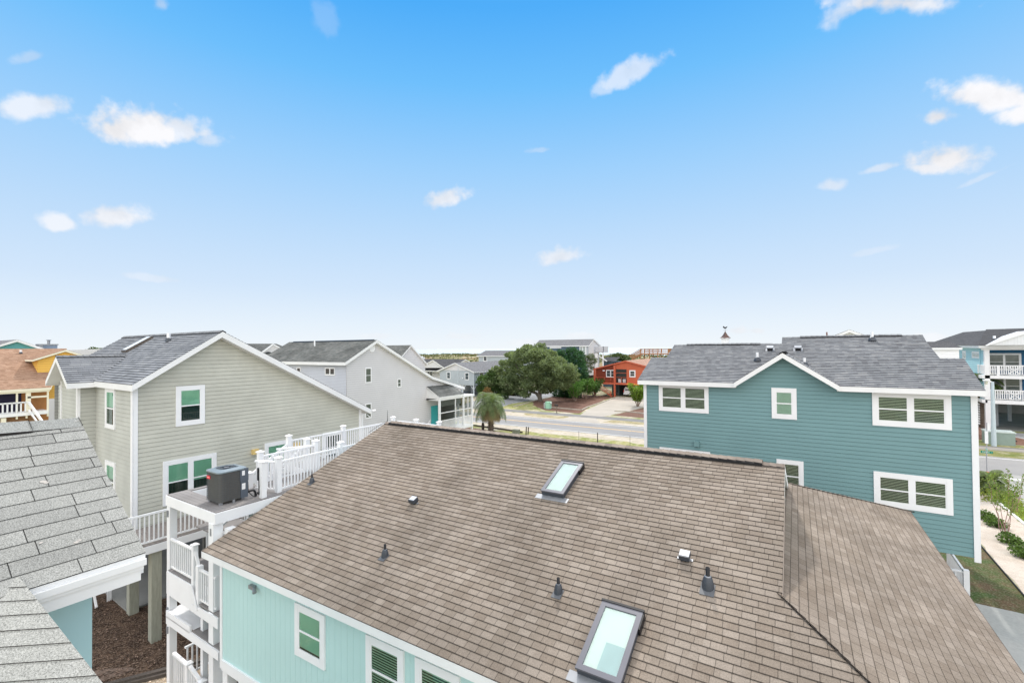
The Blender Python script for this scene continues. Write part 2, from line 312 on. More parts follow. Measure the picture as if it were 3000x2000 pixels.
def _split(T,name,mb,mats,parent=None):
    par={}
    def find(a):
        while par.setdefault(a,a)!=a: a=par[a]
        return a
    for f in mb.f:
        for k in f[1:]: par[find(k)]=find(f[0])
    groups={}
    for i,f in enumerate(mb.f): groups.setdefault(find(f[0]),[]).append(i)
    for g in groups.values():
        q=MB(); mp={}
        for i in g:
            for k in mb.f[i]:
                if k not in mp: mp[k]=len(q.v); q.v.append(mb.v[k])
            q.f.append(tuple(mp[k] for k in mb.f[i])); q.m.append(mb.m[i]); q.uv.append(mb.uv[i])
        T.part(name,q,mats,parent)
Thing.split=_split
def solo(name,mb,mats,label,cat,base,yaw=0,group=None,smooth=False,kind=None):
    base=lotp(base); mats=lap_shaded(mb,mats)
    o=bpy.data.objects.new(name,mb.mesh(name,mats,base)); COL.objects.link(o); o.location=rotz(base,yaw); o.rotation_euler=(0,0,yaw)
    if smooth:
        for p in o.data.polygons: p.use_smooth=True
    if kind: o['kind']=kind
    if label: o['label']=label
    if cat: o['category']=cat
    if group: o['group']=group
    return o
def copy_tree(src,loc,rot=None,label=None,group=None,scale=None):
    c=src.copy(); COL.objects.link(c); c.location=loc
    if rot is not None: c.rotation_euler=(0,0,rot)
    if scale: c.scale=(scale,)*3
    if label: c['label']=label
    if group: c['group']=group
    for ch in [k for k in bpy.data.objects if k.parent==src]:
        d=ch.copy(); COL.objects.link(d); d.parent=c
        for g in [k for k in bpy.data.objects if k.parent==ch]:
            e=g.copy(); COL.objects.link(e); e.parent=d
    return c
def struct(name,mb,m,loc=(0,0,0)):
    o=bpy.data.objects.new(name,mb.mesh(name,m)); COL.objects.link(o); o['kind']='structure'; return o
# ------------------------------------------------------------------ siding, shingles, windows
def clip(poly,a,val,keep_gt):
    out=[]
    for i in range(len(poly)):
        p,q=poly[i],poly[(i+1)%len(poly)]; ip=(p[a]>=val) if keep_gt else (p[a]<=val); iq=(q[a]>=val) if keep_gt else (q[a]<=val)
        if ip: out.append(p)
        if ip!=iq: t=(val-p[a])/(q[a]-p[a]); r=[p[0]+(q[0]-p[0])*t,p[1]+(q[1]-p[1])*t]; r[a]=val; out.append(tuple(r))
    return out
def strips(poly,a,step,lo=None):
    mn=min(p[a] for p in poly); mx_=max(p[a] for p in poly); z=mn if lo is None else lo
    while z<mx_-1e-4:
        q=clip(clip(poly,a,z,True),a,min(z+step,mx_),False)
        if len(q)>2: yield z,q
        z+=step
def FR(plane,c,s):
    return (lambda u,z,o:(c+s*o,u,z)) if plane=='x' else (lambda u,z,o:(u,c+s*o,z))
LAPSHADEW=.013  # height of the dark strip that paints the shade under each lap
def lap(mb,f,poly,rev=.15,lip=.016,mi=0):
    for z0,q in strips(poly,1,rev):
        lo=clip(q,1,z0+rev-LAPSHADEW,False); hi=clip(q,1,z0+rev-LAPSHADEW,True)
        if len(lo)>2: mb.face([f(u,z,lip*(1-(z-z0)/rev)+.002) for u,z in lo],mi)
        if len(hi)>2: mb.face([f(u,z,lip*(1-(z-z0)/rev)+.002) for u,z in hi],1)
        b=[p for p in q if abs(p[1]-z0)<1e-5]
        if len(b)>=2:
            u0,u1=min(p[0] for p in b),max(p[0] for p in b); mb.face([f(u0,z0,0),f(u1,z0,0),f(u1,z0,lip+.002),f(u0,z0,lip+.002)],mi)
def vgroove(mb,f,poly,step=.2,mi=0,gap=.006):
    mb.face([f(u,z,0) for u,z in poly],mi)
    for u0,q in strips(poly,0,step):
        q=clip(clip(q,0,u0+gap/2,True),0,u0+step-gap/2,False)
        if len(q)>2:
            mb.face([f(u,z,.004) for u,z in q],mi)
            zs=[p[1] for p in q]
            for uu in (min(p[0] for p in q),max(p[0] for p in q)):
                zz=[p[1] for p in q if abs(p[0]-uu)<1e-4]
                if len(zz)>1: mb.face([f(uu,min(zz),0),f(uu,max(zz),0),f(uu,max(zz),.004),f(uu,min(zz),.004)],mi)
def shingles(mb,pts,exp=.143,t=.014,lift=.006,mi=0,bi=1):
    pts=[Vector(p) for p in pts]; n=Vector((0,0,0))
    for i in range(len(pts)): n+= (pts[i]-pts[0]).cross(pts[(i+1)%len(pts)]-pts[0])
    n.normalize(); n=n if n.z>0 else -n
    u=Vector((0,0,1)).cross(n).normalized(); v=n.cross(u).normalized(); v=v if v.z>0 else -v
    o=pts[0]; P=[((p-o).dot(u),(p-o).dot(v)) for p in pts]
    mn=min(p[1] for p in P); P=[(a,b-mn) for a,b in P]; o=o+v*mn; us=min(p[0] for p in P)
    W=lambda a,b,h:o+u*a+v*b+n*(h+lift)
    for v0,q in strips(P,1,exp):
        # jitter each course butt slightly
        mb.face([W(a,b,t*(1-(b-v0)/exp)) for a,b in q],mi,[(a-us,b+1e-4 if b<v0+exp/2 else b-1e-3) for a,b in q])
        b=[p for p in q if abs(p[1]-v0)<1e-5]
        if len(b)>=2:
            a0,a1=min(p[0] for p in b),max(p[0] for p in b); mb.face([W(a0,v0,-.003),W(a1,v0,-.003),W(a1,v0,t),W(a0,v0,t)],bi,[(0,0)]*4)
    return n
def slab(mb,pts,th,mi=0): mb.prism(pts,(0,0,-th),mi)
def caps(mb,p,q,d1,d2,w=.15,step=.15,lift=.03,th=.012,mi=0,bi=1):
    """cap shingles bent over a ridge p->q; d1,d2 unit downslope directions"""
    p=Vector(p);q=Vector(q);L=(q-p).length; d=(q-p)/L; d1=Vector(d1).normalized();d2=Vector(d2).normalized(); k=0
    while k*step<L:
        a=p+d*(k*step); b=p+d*min(L,k*step+step*1.02); j=R_.uniform(-.006,.006)
        up=Vector((0,0,1)); A=a+up*(lift+th+j*.3); B=b+up*lift
        for dd in (d1,d2):
            mb.face([A,B,B+dd*(w+j),A+dd*(w+j)],mi)
            mb.face([A,A+dd*(w+j),A+dd*(w+j)-up*th,A-up*th],bi)
            mb.face([A+dd*(w+j),B+dd*(w+j),B+dd*(w+j)-up*.03,A+dd*(w+j)-up*.03],bi)
        k+=1
def ridge_vent(mb,p,q,d1,d2,w=.14,h=.035,mi=0):
    p=Vector(p);q=Vector(q)
    for dd in (d1,d2):
        dd=Vector(dd).normalized(); mb.face([p+dd*w,q+dd*w,q+dd*w+Vector((0,0,h)),p+dd*w+Vector((0,0,h))],mi); mb.face([p+Vector((0,0,h+.01)),q+Vector((0,0,h+.01)),q+dd*w+Vector((0,0,h)),p+dd*w+Vector((0,0,h))],mi)
def pbox(mb,f,u0,u1,z0,z1,o0,o1,mi=0):
    a=f(u0,z0,o0);b=f(u1,z1,o1); mb.box(a[0],b[0],a[1],b[1],a[2],b[2],mi)
def pface(mb,f,u0,u1,z0,z1,o):
    P=[Vector(f(*q)) for q in ((u0,z0,o),(u1,z0,o),(u1,z1,o),(u0,z1,o))]; n=(P[1]-P[0]).cross(P[3]-P[0]); out=Vector(f(u0,z0,o+1))-P[0]
    mb.face(P if n.dot(out)>0 else P[::-1])
def window(T,f,u0,u1,z0,z1,cols=1,trim=.11,kind='slat',glassm=None,out=.05,far=False,trimm=None,rail=True,name='window',drop=.5):
    u0,u1=sorted((u0,u1)); z0,z1=sorted((z0,z1)); tm=trimm or WHITE
    w=MB()
    pbox(w,f,u0,u0+trim,z0,z1,0,out); pbox(w,f,u1-trim,u1,z0,z1,0,out); pbox(w,f,u0+trim,u1-trim,z1-trim,z1,0,out-.004); pbox(w,f,u0+trim,u1-trim,z0,z0+trim,0,out-.004)
    W=T.part(name,w,tm)
    iw=(u1-u0-2*trim); mull=min(.12,trim) if cols>1 else 0; cw=(iw-mull*(cols-1))/cols
    s=MB(); g=MB(); bl=MB(); e=.035 if not far else .03
    pbox(bl,f,u0+trim*.9,u1-trim*.9,z0+trim*.9,z1-trim*.9,.017,.019,1)
    for k in range(cols):
        a=u0+trim+k*(cw+mull); b=a+cw
        if k: pbox(s,f,a-mull,a,z0+trim,z1-trim,.02,out-.008)
        for (p,q) in ((a,a+e),(b-e,b)): pbox(s,f,p,q,z0+trim,z1-trim,.022,.042)
        zm=(z0+z1)/2
        for (p,q) in ((z0+trim,z0+trim+e*1.4),(z1-trim-e,z1-trim),(zm-e*.6,zm+e*.6)):
            if rail or p!=zm-e*.6: pbox(s,f,a+e,b-e,p,q,.022,.044)
        pface(g,f,a+e,b-e,z0+trim+e,z1-trim-e,.031)
        if kind=='slat' and not far:
            z=z0+trim+.05
            while z<z1-trim-.04: pbox(bl,f,a+.01,b-.01,z,z+.019,.021,.026,0); z+=.052
        elif kind=='shade': pbox(bl,f,a+.01,b-.01,z0+trim+(z1-z0)*drop*(.9 if k else 1),z1-trim,.0205,.025,0)
    T.part('sash',s,tm,W)
    if kind in('slat','shade') : T.part('blind',bl,[SLATM if kind=='slat' else SHADEM,DARK],W)
    if far: T.part('pane',g,glassm or GLF,W)
    else:
        if kind=='none': T.part('interior',bl,[DARK,DARK],W)
        T.part('pane',g,glassm or GLN,W)
    return W
def railing(mb,p,q,h=.95,bal=.12,rw=.07,bs=.035,bot=.1,mi=0,toph=.05):
    p=Vector(p);q=Vector(q);L=(q-p).length; d=(q-p)/L; up=Vector((0,0,1))
    mb.bar(p+up*h,q+up*h,rw,toph,mi); mb.bar(p+up*bot,q+up*bot,.04,.05,mi)
    n=max(1,int(L/bal)); 
    for i in range(n):
        c=p+(q-p)*((i+.5)/n); mb.box(c.x-bs/2,c.x+bs/2,c.y-bs/2,c.y+bs/2,c.z+bot,c.z+h,mi)
def post(mb,x,y,z0,z1,w=.12,cap=True,mi=0):
    mb.box(x-w/2,x+w/2,y-w/2,y+w/2,z0,z1,mi)
    if cap:
        c=w/2+.03; mb.box(x-c,x+c,y-c,y+c,z1,z1+.025,mi); t=z1+.025; v=[(x-c,y-c,t),(x+c,y-c,t),(x+c,y+c,t),(x-c,y+c,t)]
        for k in range(4): mb.face([v[k],v[(k+1)%4],(x,y,t+.05)],mi)
#--SPLIT--
# ================================================================== GROUND
GRASSM=mix2('lawn_and_sand',(.20,.22,.07),(.52,.46,.37),.35,.42,.60,c3=(.28,.24,.14),s3=2.2,a3=.6,fine=.3,fscale=9)
SANDM=mix2('pale_sand',(.52,.46,.385),(.43,.37,.30),.5,.4,.65,c3=(.34,.31,.19),s3=1.4,a3=.55,fine=.12,fscale=5)
GREEN=mix2('green_grass',(.17,.21,.055),(.33,.30,.12),.55,.35,.65,c3=(.46,.41,.28),s3=1.3,a3=.75,fine=.35,fscale=9)
GREEN2=mix2('lush_verge_grass',(.14,.24,.035),(.24,.29,.06),.9,.35,.65,fine=.4,fscale=14)
DGRASS=mix2('patchy_dark_lawn',(.055,.09,.025),(.13,.085,.05),1.1,.4,.6,c3=(.3,.3,.2),s3=14,a3=.35,fine=.5,fscale=22)
DRYG=mix2('dry_verge_grass',(.30,.25,.13),(.45,.38,.27),.7,.4,.6,c3=(.2,.2,.07),s3=3,a3=.6,fine=.3,fscale=9)
ASPH=mix2('asphalt',(.25,.245,.245),(.29,.285,.28),.3,.35,.65,fine=.1,fscale=20,bump=.2)
ASPH2=mix2('side_street_asphalt',(.32,.315,.305),(.35,.345,.335),.3,.35,.65,fine=.08,fscale=20,bump=.2)
WALKM=mix2('path_asphalt',(.19,.185,.18),(.23,.225,.22),.6,fine=.1,fscale=20)
CONCG=mix2('driveway_concrete',(.38,.345,.30),(.43,.39,.34),.4,fine=.08,fscale=8,bump=.1)
CONC2=mix2('gray_driveway_concrete',(.33,.34,.33),(.42,.41,.39),.5,.35,.7,fine=.12,fscale=10,bump=.15)
GRAV=mix2('gray_gravel',(.25,.25,.26),(.34,.34,.35),.8,fine=.3,fscale=6,bump=.8,bscale=12)
SHELL=mix2('pale_shell_gravel',(.52,.44,.37),(.60,.53,.46),1.2,fine=.3,fscale=26,bump=.8,bscale=30)
MULCH=mix2('red_brown_mulch',(.13,.065,.045),(.18,.10,.075),.9,c3=(.26,.18,.14),s3=8,a3=.35,fine=.4,fscale=12,bump=.9,bscale=22)
MULCH2=mix2('dark_bark_mulch',(.045,.027,.019),(.125,.08,.055),2.2,c3=(.26,.19,.14),s3=18,a3=.7,fine=.8,fscale=26,bump=1.,bscale=40)
STONE=mat('pebbles',(.55,.44,.33),.8,.25,6,.2,30,island=.45)
YPAINT=mat('yellow_road_paint',(.80,.50,.20),.7,.06,2); WPAINT=mat('white_road_paint',(.75,.75,.74),.7,.08,2)
def sheet(name,pts,z,m,kind='structure',seg=None,wob=0,label=None):
    """flat ground sheet; edges subdivided and wobbled when wob>0"""
    P=[Vector((p[0],p[1],0)) for p in pts]; out=[]
    rr=random.Random(len(pts)*7+int(pts[0][0]*10))
    for i in range(len(P)):
        a,b=P[i],P[(i+1)%len(P)]
        out.append(a)
        if wob:
            n=int((b-a).length/max(.6,wob*2)); nn=Vector((-(b-a).y,(b-a).x,0)).normalized()
            for k in range(1,min(n,80)): out.append(a+(b-a)*(k/n)+nn*rr.uniform(-wob,wob))
    mb=MB(); mb.face([(p.x,p.y,z) for p in out]); o=struct(name,mb,m); return o
g=MB(); g.face([(-1200,-400,0),(900,-400,0),(900,240,0),(-1200,240,0)]); struct('ground',g,GRASSM)
sea=MB(); sea.face([(-9000,236,.35),(9000,236,.35),(9000,8500,.35),(-9000,8500,.35)])
SEAM=mat('sea_water',(.40,.46,.50),.6,.05,.02,.2,.8,spec=.2); struct('sea',sea,SEAM)
# shoulders, road, verge and path: all run along x
sheet('sand_shoulder',[(-110,44.8),(9.5,44.8),(9.5,47.4),(-110,47.4)],.004,SANDM,wob=.35)
sheet('sand_shoulder',[(-110,53.9),(8,53.9),(8,57.3),(-110,57.3)],.004,SANDM,wob=.3)
rd=MB(); rd.face([(-300,47.2,.008),(300,47.2,.008),(300,54.2,.008),(-300,54.2,.008)]); road=struct('road',rd,ASPH)
def lines(parent,name,segs,m):
    mb=MB()
    for x0,x1,y0,y1 in segs: mb.face([(x0,y0,.014),(x1,y0,.014),(x1,y1,.014),(x0,y1,.014)])
    o=bpy.data.objects.new(name,mb.mesh(name,m)); COL.objects.link(o); o.parent=parent; return o
lines(road,'edge_line',[(-300,9.6,47.6,47.72),(26,300,47.6,47.72)],WPAINT)
lines(road,'edge_line',[(-300,300,53.42,53.54)],WPAINT)
lines(road,'centre_line',[(-300,9.6,50.68,50.79),(-300,9.6,50.91,51.02),(26,300,50.7,50.8),(26,300,50.92,51.02)],YPAINT)
side=MB(); side.face([(10.35,-40,.0085),(22,-40,.0085),(22,47.25,.0085),(9.7,47.25,.0085),(10.35,44.5,.0085)]); ss=struct('road',side,ASPH2)
lines(ss,'edge_line',[(10.75,10.87,-40,40)],WPAINT); lines(ss,'centre_line',[(16.1,16.22,-40,44),(16.32,16.44,-40,44)],YPAINT); lines(ss,'stop_line',[(10.7,16,45.6,46.0)],WPAINT)
sheet('verge',[(-60,54.9),(-46,56.9),(-34.5,57.0),(-34.2,55.6)],.006,SANDM)
sheet('verge',[(-35.2,57.2),(-27.6,57.4),(-27.5,55.4),(-32,54.9)],.010,DRYG,wob=.3)
sheet('verge',[(-22,55.2),(-21.5,57.3),(-14,57.3),(-12,55.8)],.010,DRYG,wob=.3)
sheet('verge',[(9,54.3),(60,54.3),(60,57.2),(9,57.2)],.010,GREEN,wob=.2)
sheet('sidewalk',[(-300,57.5),(80,57.5),(80,59.6),(-300,59.6)],.012,WALKM)
sheet('sidewalk',[(11,57.5),(80,57.5),(80,59.0),(11,59.0)],.016,CONCG)
# apron and driveway of the red house, mulch beds
sheet('driveway',[(-28.0,53.8),(-21.6,53.8),(-23.8,57.6),(-26.8,57.6)],.014,CONCG)
sheet('driveway',[(-26.9,59.4),(-23.6,59.4),(-22.4,66),(-21.5,73),(-20,84.5),(-30.7,84.9),(-30.0,78),(-28.4,66)],.016,CONCG)
sheet('mulch_bed',[(-38.8,66.5),(-33.5,61.4),(-27.6,60.6),(-29.2,68),(-30.9,79),(-30.9,85),(-40,85),(-40,76)],.010,MULCH)
sheet('mulch_bed',[(-22.9,61.4),(-14,60.6),(-10,62),(-12,76),(-19.6,76),(-21.8,70)],.010,MULCH)
sheet('mulch_bed',[(-41.5,71),(-36.5,64),(-33.8,62.2),(-33.8,66.5),(-37.8,71),(-38.5,78),(-42,80)],.007,MULCH)
sheet('lawn_patch',[(-46,60.4),(-38,60.2),(-34,61.2),(-38,66),(-41.5,71)],.005,GREEN,wob=.2)
sheet('gravel_drive',[(-48.8,59.6),(-41.0,59.6),(-42.5,66),(-41.6,72),(-41.5,95),(-55,95),(-53,75)],.009,GRAV)
sheet('sand_patch',[(-56,59.8),(-49,59.6),(-52,70),(-54,72),(-60,66)],.0065,SANDM,wob=.4)
# grass in front of the near shoulder, beds by the palm
sheet('lawn_patch',[(-70,39),(-33,42.5),(-28,44.9),(-10,44.6),(4,44.9),(9.5,44.9),(9.5,42),(-12,40),(-26,40),(-40,36)],.0055,GREEN,wob=.45)
sheet('lawn_patch',[(-75,44.0),(-40,44.1),(-34.2,44.4),(-34.6,45.9),(-60,46.9),(-75,46.9)],.0105,GREEN2,wob=.25)
sheet('mulch_bed',[(-52,30),(-30,36),(-28.4,42.9),(-33.5,43.6),(-52,43.6)],.0075,MULCH)
# right hand side: shell bed, kerb strip, verge, lawn, driveway
sheet('shell_bed',[(4.9,44.6),(9.3,43.6),(9.25,34),(9.25,10),(6.7,10),(6.65,25),(6.7,30.5),(5,31.6)],.006,SHELL,wob=.12)
sheet('verge',[(9.45,44.8),(9.4,10),(10.3,10),(10.3,37),(10.2,43.6)],.008,GREEN2,wob=.12)
sheet('lawn_patch',[(2,23.4),(6.6,23.1),(6.6,31),(2,31)],.007,DGRASS)
sheet('driveway',[(2,10),(6.9,18.8),(9,20.0),(20,20.0),(20,23.0),(6.6,23.15),(2,23.4)],.017,CONC2,wob=.05)
sheet('shell_bed',[(4.4,8),(9,8),(9,19.9),(5.6,19.85)],.020,SHELL,wob=.05)
kb=MB(); kb.box(9.27,9.41,10,43.6,0,.06); struct('kerb',kb,mat('kerb_white_concrete',(.66,.65,.62),.8,.08,2))
ke=MB(); ke.bar((6.62,31.2,.03),(6.62,23.1,.03),.04,.07); solo('lawn_edging',ke,BLACKP,'black plastic edging strip between dark lawn and shell bed','garden edging',(6.62,27,0))
# between the houses on the left: bark, pebbles, timber
sheet('mulch_bed',[(-27,-6),(-17.0,3.4),(-16.0,6.2),(-14.2,8),(-14.2,20),(-27,20)],.005,MULCH2)
sheet('pebble_bed',[(-17.0,3.2),(-15.9,6.6),(-15.5,20),(4,21),(6,-6),(-27,-8)],.0035,mix2('pebble_ground',(.30,.22,.15),(.42,.33,.24),4,c3=(.5,.45,.38),s3=30,a3=.7,fine=.6,fscale=25,bump=1,bscale=30))
sheet('sand_patch',[(-17.75,4.4),(-17.1,4.9),(-16.9,5.6),(-17.2,5.5),(-17.7,5.1),(-18.0,4.7)],.009,mix2('dusty_soil',(.24,.18,.145),(.13,.09,.07),4,.35,.6,fine=.5,fscale=30),wob=.10)
tb=MB()
for i,(a,b) in enumerate([((-18.4,1.9,.09),(-16.9,4.35,.09)),((-16.9,4.35,.09),(-15.4,6.9,.09)),((-18.4,1.75,.03),(-15.35,6.75,.03))]): tb.bar(a,b,.14,.13)
solo('timber_edging',tb,DRKW,'weathered split timber edging between dark bark and pale pebbles','garden edging',(-16.9,4.3,0))
pb=MB()
for i in range(2300):
    x=R_.uniform(-17.3,-13.3); y=R_.uniform(1.5,8.2)
    if (x+18.4)*2.45/1.5-(y-1.9)>-.35*0+( .25) :
        s=R_.uniform(.025,.06); a=R_.uniform(0,3.1); c=[(x+s*math.cos(a+t)*R_.uniform(.7,1.1),y+s*math.sin(a+t)*R_.uniform(.7,1.1)) for t in (0,1.3,2.6,3.8,5.1)]
        h=s*.7; top=[(x+(p[0]-x)*.55,y+(p[1]-y)*.55,h) for p in c]
        for k in range(5): pb.face([(c[k][0],c[k][1],0),(c[(k+1)%5][0],c[(k+1)%5][1],0),top[(k+1)%5],top[k]])
        pb.face(top)
solo('pebbles',pb,STONE,'tan and white river pebbles scattered beside the stair tower','pebbles',(-15.5,5,0),kind='stuff')
ch=MB()
for i in range(5200):
    x=R_.uniform(-23,-14.5); y=R_.uniform(1.5,8.5); s=R_.uniform(.03,.08); a=R_.uniform(0,3.1); c,s_=math.cos(a),math.sin(a); z=.012+R_.uniform(0,.03)
    if (x+18.4)*2.45/1.5-(y-1.9)<-.1: ch.face([(x-c*s,y-s_*s,z),(x+s_*.02,y-c*.02,z+.01),(x+c*s,y+s_*s,z),(x-s_*.02,y+c*.02,z+.004)])
solo('bark_chips',ch,mat('bark_chip',(.17,.115,.085),.9,.3,8,island=.85),'brown and tan bark chips strewn under the stilt houses','bark chips',(-19,5,0),kind='stuff')

# ================================================================== AQUA HOUSE (brown roof, in front)
LOT=(.889,1.043); ZG=-1.175
AY=.02; ye,ze,yr,zr=6.22,4.06,12.80,6.55; sA=(zr-ze)/(yr-ye)
A=Thing('aqua_house','aqua stilt house with large brown shingle roof, skylights and pipe vents','house',(-7,12.8,0),AY)
XL,XR=-13.6,-.25
hipz=5.15; hy=ye+(hipz-ze)/sA; ex=3.2; ez=hipz-.378*(ex+.3)
d0=(ex+.3)
S1=[(XL,ye,ze),(-.3+ (hy-ye),ye,ze),(-.3,hy,hipz),(XR,hy,hipz),(XR,yr,zr),(XL,yr,zr)]
S1b=[(XL,yr,zr),(XR,yr,zr),(XR,2*yr-ye,ze),(XL,2*yr-ye,ze)]
yb=16.66
S2=[(-.3,hy,hipz),(ex,hy-d0,ez),(ex,yb+d0,ez),(-.3,yb,hipz)]
S3=[(-.3,yb,hipz),(ex,yb+d0,ez),(-5,yb+d0,ez),(-5,yb,hipz)]
fm=MB()
for s in (S1b,S1): slab(fm,s,.17)
slab(fm,S2,.15); slab(fm,S3,.15)
A.part('fascia',fm,FASC)
fm=MB(); fm.prism([(XR,hy,hipz+.02),(XR,yr-1.2,zr+.02-1.2*sA),(XR,yr-1.2,zr-.27-1.2*sA),(XR,hy,hipz-.27)],(.012,0,0)); A.part('rake_edge',fm,CAPM)
rm=MB()
for s in (S1,S1b,S2,S3): shingles(rm,s,t=.010)
RA=A.part('roof',rm,[BROWN,BUTT])
cm=MB(); dn1=(0,-1,-sA); dn2=(0,1,-sA)
ridge_vent(cm,(XL+.25,yr,zr+.02),(-.72,yr,zr+.02),dn1,dn2,.17,.055,1)
caps(cm,(XL,yr,zr),(XL+.3,yr,zr),dn1,dn2,.15,.15,.03); caps(cm,(XL+.3,yr,zr),(-.72,yr,zr),dn1,dn2,.15,.20,.085); caps(cm,(-.72,yr,zr),(XR,yr,zr),dn1,dn2,.15,.15,.03)
A.part('ridge_cap',cm,[CAPM,BLACKP],RA)
cm=MB(); caps(cm,(ex,hy-d0,ez+.01),(-.3,hy,hipz+.01),(-.42,.58,0),(.58,-.42,-.22),.17,.19,.03,.014)
for k in range(0): pass
A.part('hip_cap',cm,[CAPM,BUTT],RA)
cm=MB(); caps(cm,(ex,yb+d0,ez),(-.3,yb,hipz),(.6,.4,-.2),(-.4,.6,-.2),.15,.19,.025); A.part('hip_cap',cm,[CAPM,BUTT],RA)
# walls
wy=ye+.32; wm=MB(); fA=FR('y',wy,-1)
vgroove(wm,fA,[(XL+.45,1.2),(ex-.4,1.2),(ex-.4,ze),(XL+.45,ze)],.2)
fL=FR('x',XL+.45,-1); vgroove(wm,fL,[(wy,1.2),(2*yr-wy,1.2),(2*yr-wy,ze+.1),(yr,zr-.1),(wy,ze+.1)],.2)
fRg=FR('x',XR-.35,1); vgroove(wm,fRg,[(hy-.5,4.6),(2*yr-hy+.5,4.6),(yr,zr-.2)],.2)
fRw=FR('x',ex-.4,1); vgroove(wm,fRw,[(wy,1.2),(yb+d0-.4,1.2),(yb+d0-.4,ez),(wy,ez)],.2)
A.part('wall',wm,AQUA)
tm=MB(); pbox(tm,fA,XL+.36,XL+.46,.95,ze-.1,-.05,.035); pbox(tm,fL,wy,wy+.1,.95,ze-.1,0,.035); pbox(tm,fA,XL+.47,ex-.4,.93,1.2,-.03,.05); pbox(tm,fL,wy+.1,2*yr-wy,.93,1.2,-.03,.05)
A.part('trim',tm,WHITE)
def yw(px,py): p=at(px,py,AY,y=wy); return p.x,p.z
a=yw(868,1776);b=yw(955,1957); window(A,fA,a[0],b[0],b[1]-.02,a[1]+.12,1,.13,'shade',GLG,drop=.08)
a=yw(1076,1880); window(A,fA,a[0],a[0]+1.05,2.30,3.62,1,.13,'slat',GLG); window(A,fA,a[0]+1.35,a[0]+2.4,2.3,3.62,1,.13,'slat',GLG)
pl=MB()
for x in (XL+.55,XL+3.2,XL+6,XL+9,0,3):
    for y in (wy+.12,wy+3.2,wy+7,wy+11): pl.box(x-.12,x+.12,y-.12,y+.12,ZG,1.0)
A.split('piling',pl,WHITE)
br=MB(); br.bar((XL+.8,wy+.1,-.9),(XL+2.2,wy+.1,.9),.04,.10); br.bar((XL+2.4,wy+.1,-.9),(XL+1.0,wy+.1,.9),.04,.10); A.split('cross_brace',br,WHITE)
fl=MB(); p=at(748,1716,AY,y=wy); fl.box(p.x-.14,p.x+.06,wy-.1,wy-.01,p.z-.05,p.z+.04); fl.tube((p.x+.06,wy-.07,p.z),(p.x+.18,wy-.12,p.z-.06),.035,.05,10)
A.part('floodlight',fl,LTMET)
# roof furniture ---------------------------------------------------------
plA=((0,ye,ze),(0,-sA,1)); nA=Vector((0,-sA,1)).normalized(); uA=Vector((1,0,0)); vA=Vector((0,1,sA)).normalized()
def roofp(px,py): return at(px,py,AY,pl=plA)
def skylight(px,py,px2,py2,w,l,label,side=True):
    c=roofp(px,py); T=Thing('skylight',label,'skylight',c+nA*.01,AY,'skylights on the brown roof')
    def B(mb,u0,u1,v0,v1,h0,h1,mi=0): mb.hexa([c+uA*u+vA*v+nA*h for h in (h0,h1) for u,v in ((u0,v0),(u1,v0),(u1,v1),(u0,v1))],mi)
    m=MB(); h=.13; B(m,-.02,w+.02,-.02,l+.02,0,h); T.part('curb',m,DKMET)
    m=MB(); t=.055
    for q in ((-.035,w+.035,-.035,t),(-.035,w+.035,l-t,l+.035),(-.035,t,t,l-t),(w-t,w+.035,t,l-t)): B(m,*q,h,h+.035)
    T.part('frame',m,mat('skylight_frame',(.13,.13,.15),.4,.05,4,metal=.2))
    m=MB(); m.face([c+uA*u+vA*v+nA*(h+.02) for u,v in ((t,t),(w-t,t),(w-t,l-t),(t,l-t))]); T.part('pane',m,GLS)
    m=MB(); B(m,t,w-t,t,l-t,h,h+.004,0); (B(m,w*.42,w-t,t,l*.45,h+.005,h+.007,1) if side else None); T.part('bright_plate',m,[PLIGHT,PSHADE])  # flat plate under the pane: skylight brightness and a shaded side painted on
    m=MB(); B(m,-.16,w+.16,-.17,.0,.012,.022); T.part('apron_flashing',m,LTMET)
    m=MB(); B(m,-.05,w+.05,l+.035,l+.075,0,h+.05); B(m,w+.036,w+.06,l-.3,l+.036,0.02,h+.03); T.part('cowl',m,BLACKP)
    return T
PLIGHT=mat('painted_pane_light',(.80,.86,.85),.6,.03,2); PSHADE=mat('painted_pane_shade',(.50,.64,.68),.6,.03,2); GLS=glass('skylight_glass',(.95,1,.99),1.5)  # pale and dim plate colours stand in for light in the skylight
p=roofp(1592,1447); q=roofp(1650,1462); u=roofp(1637,1357)
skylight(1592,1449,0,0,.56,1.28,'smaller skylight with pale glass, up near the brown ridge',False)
skylight(1697,1972,0,0,.66,1.24,'large skylight in the foreground at the bottom edge of the brown roof')
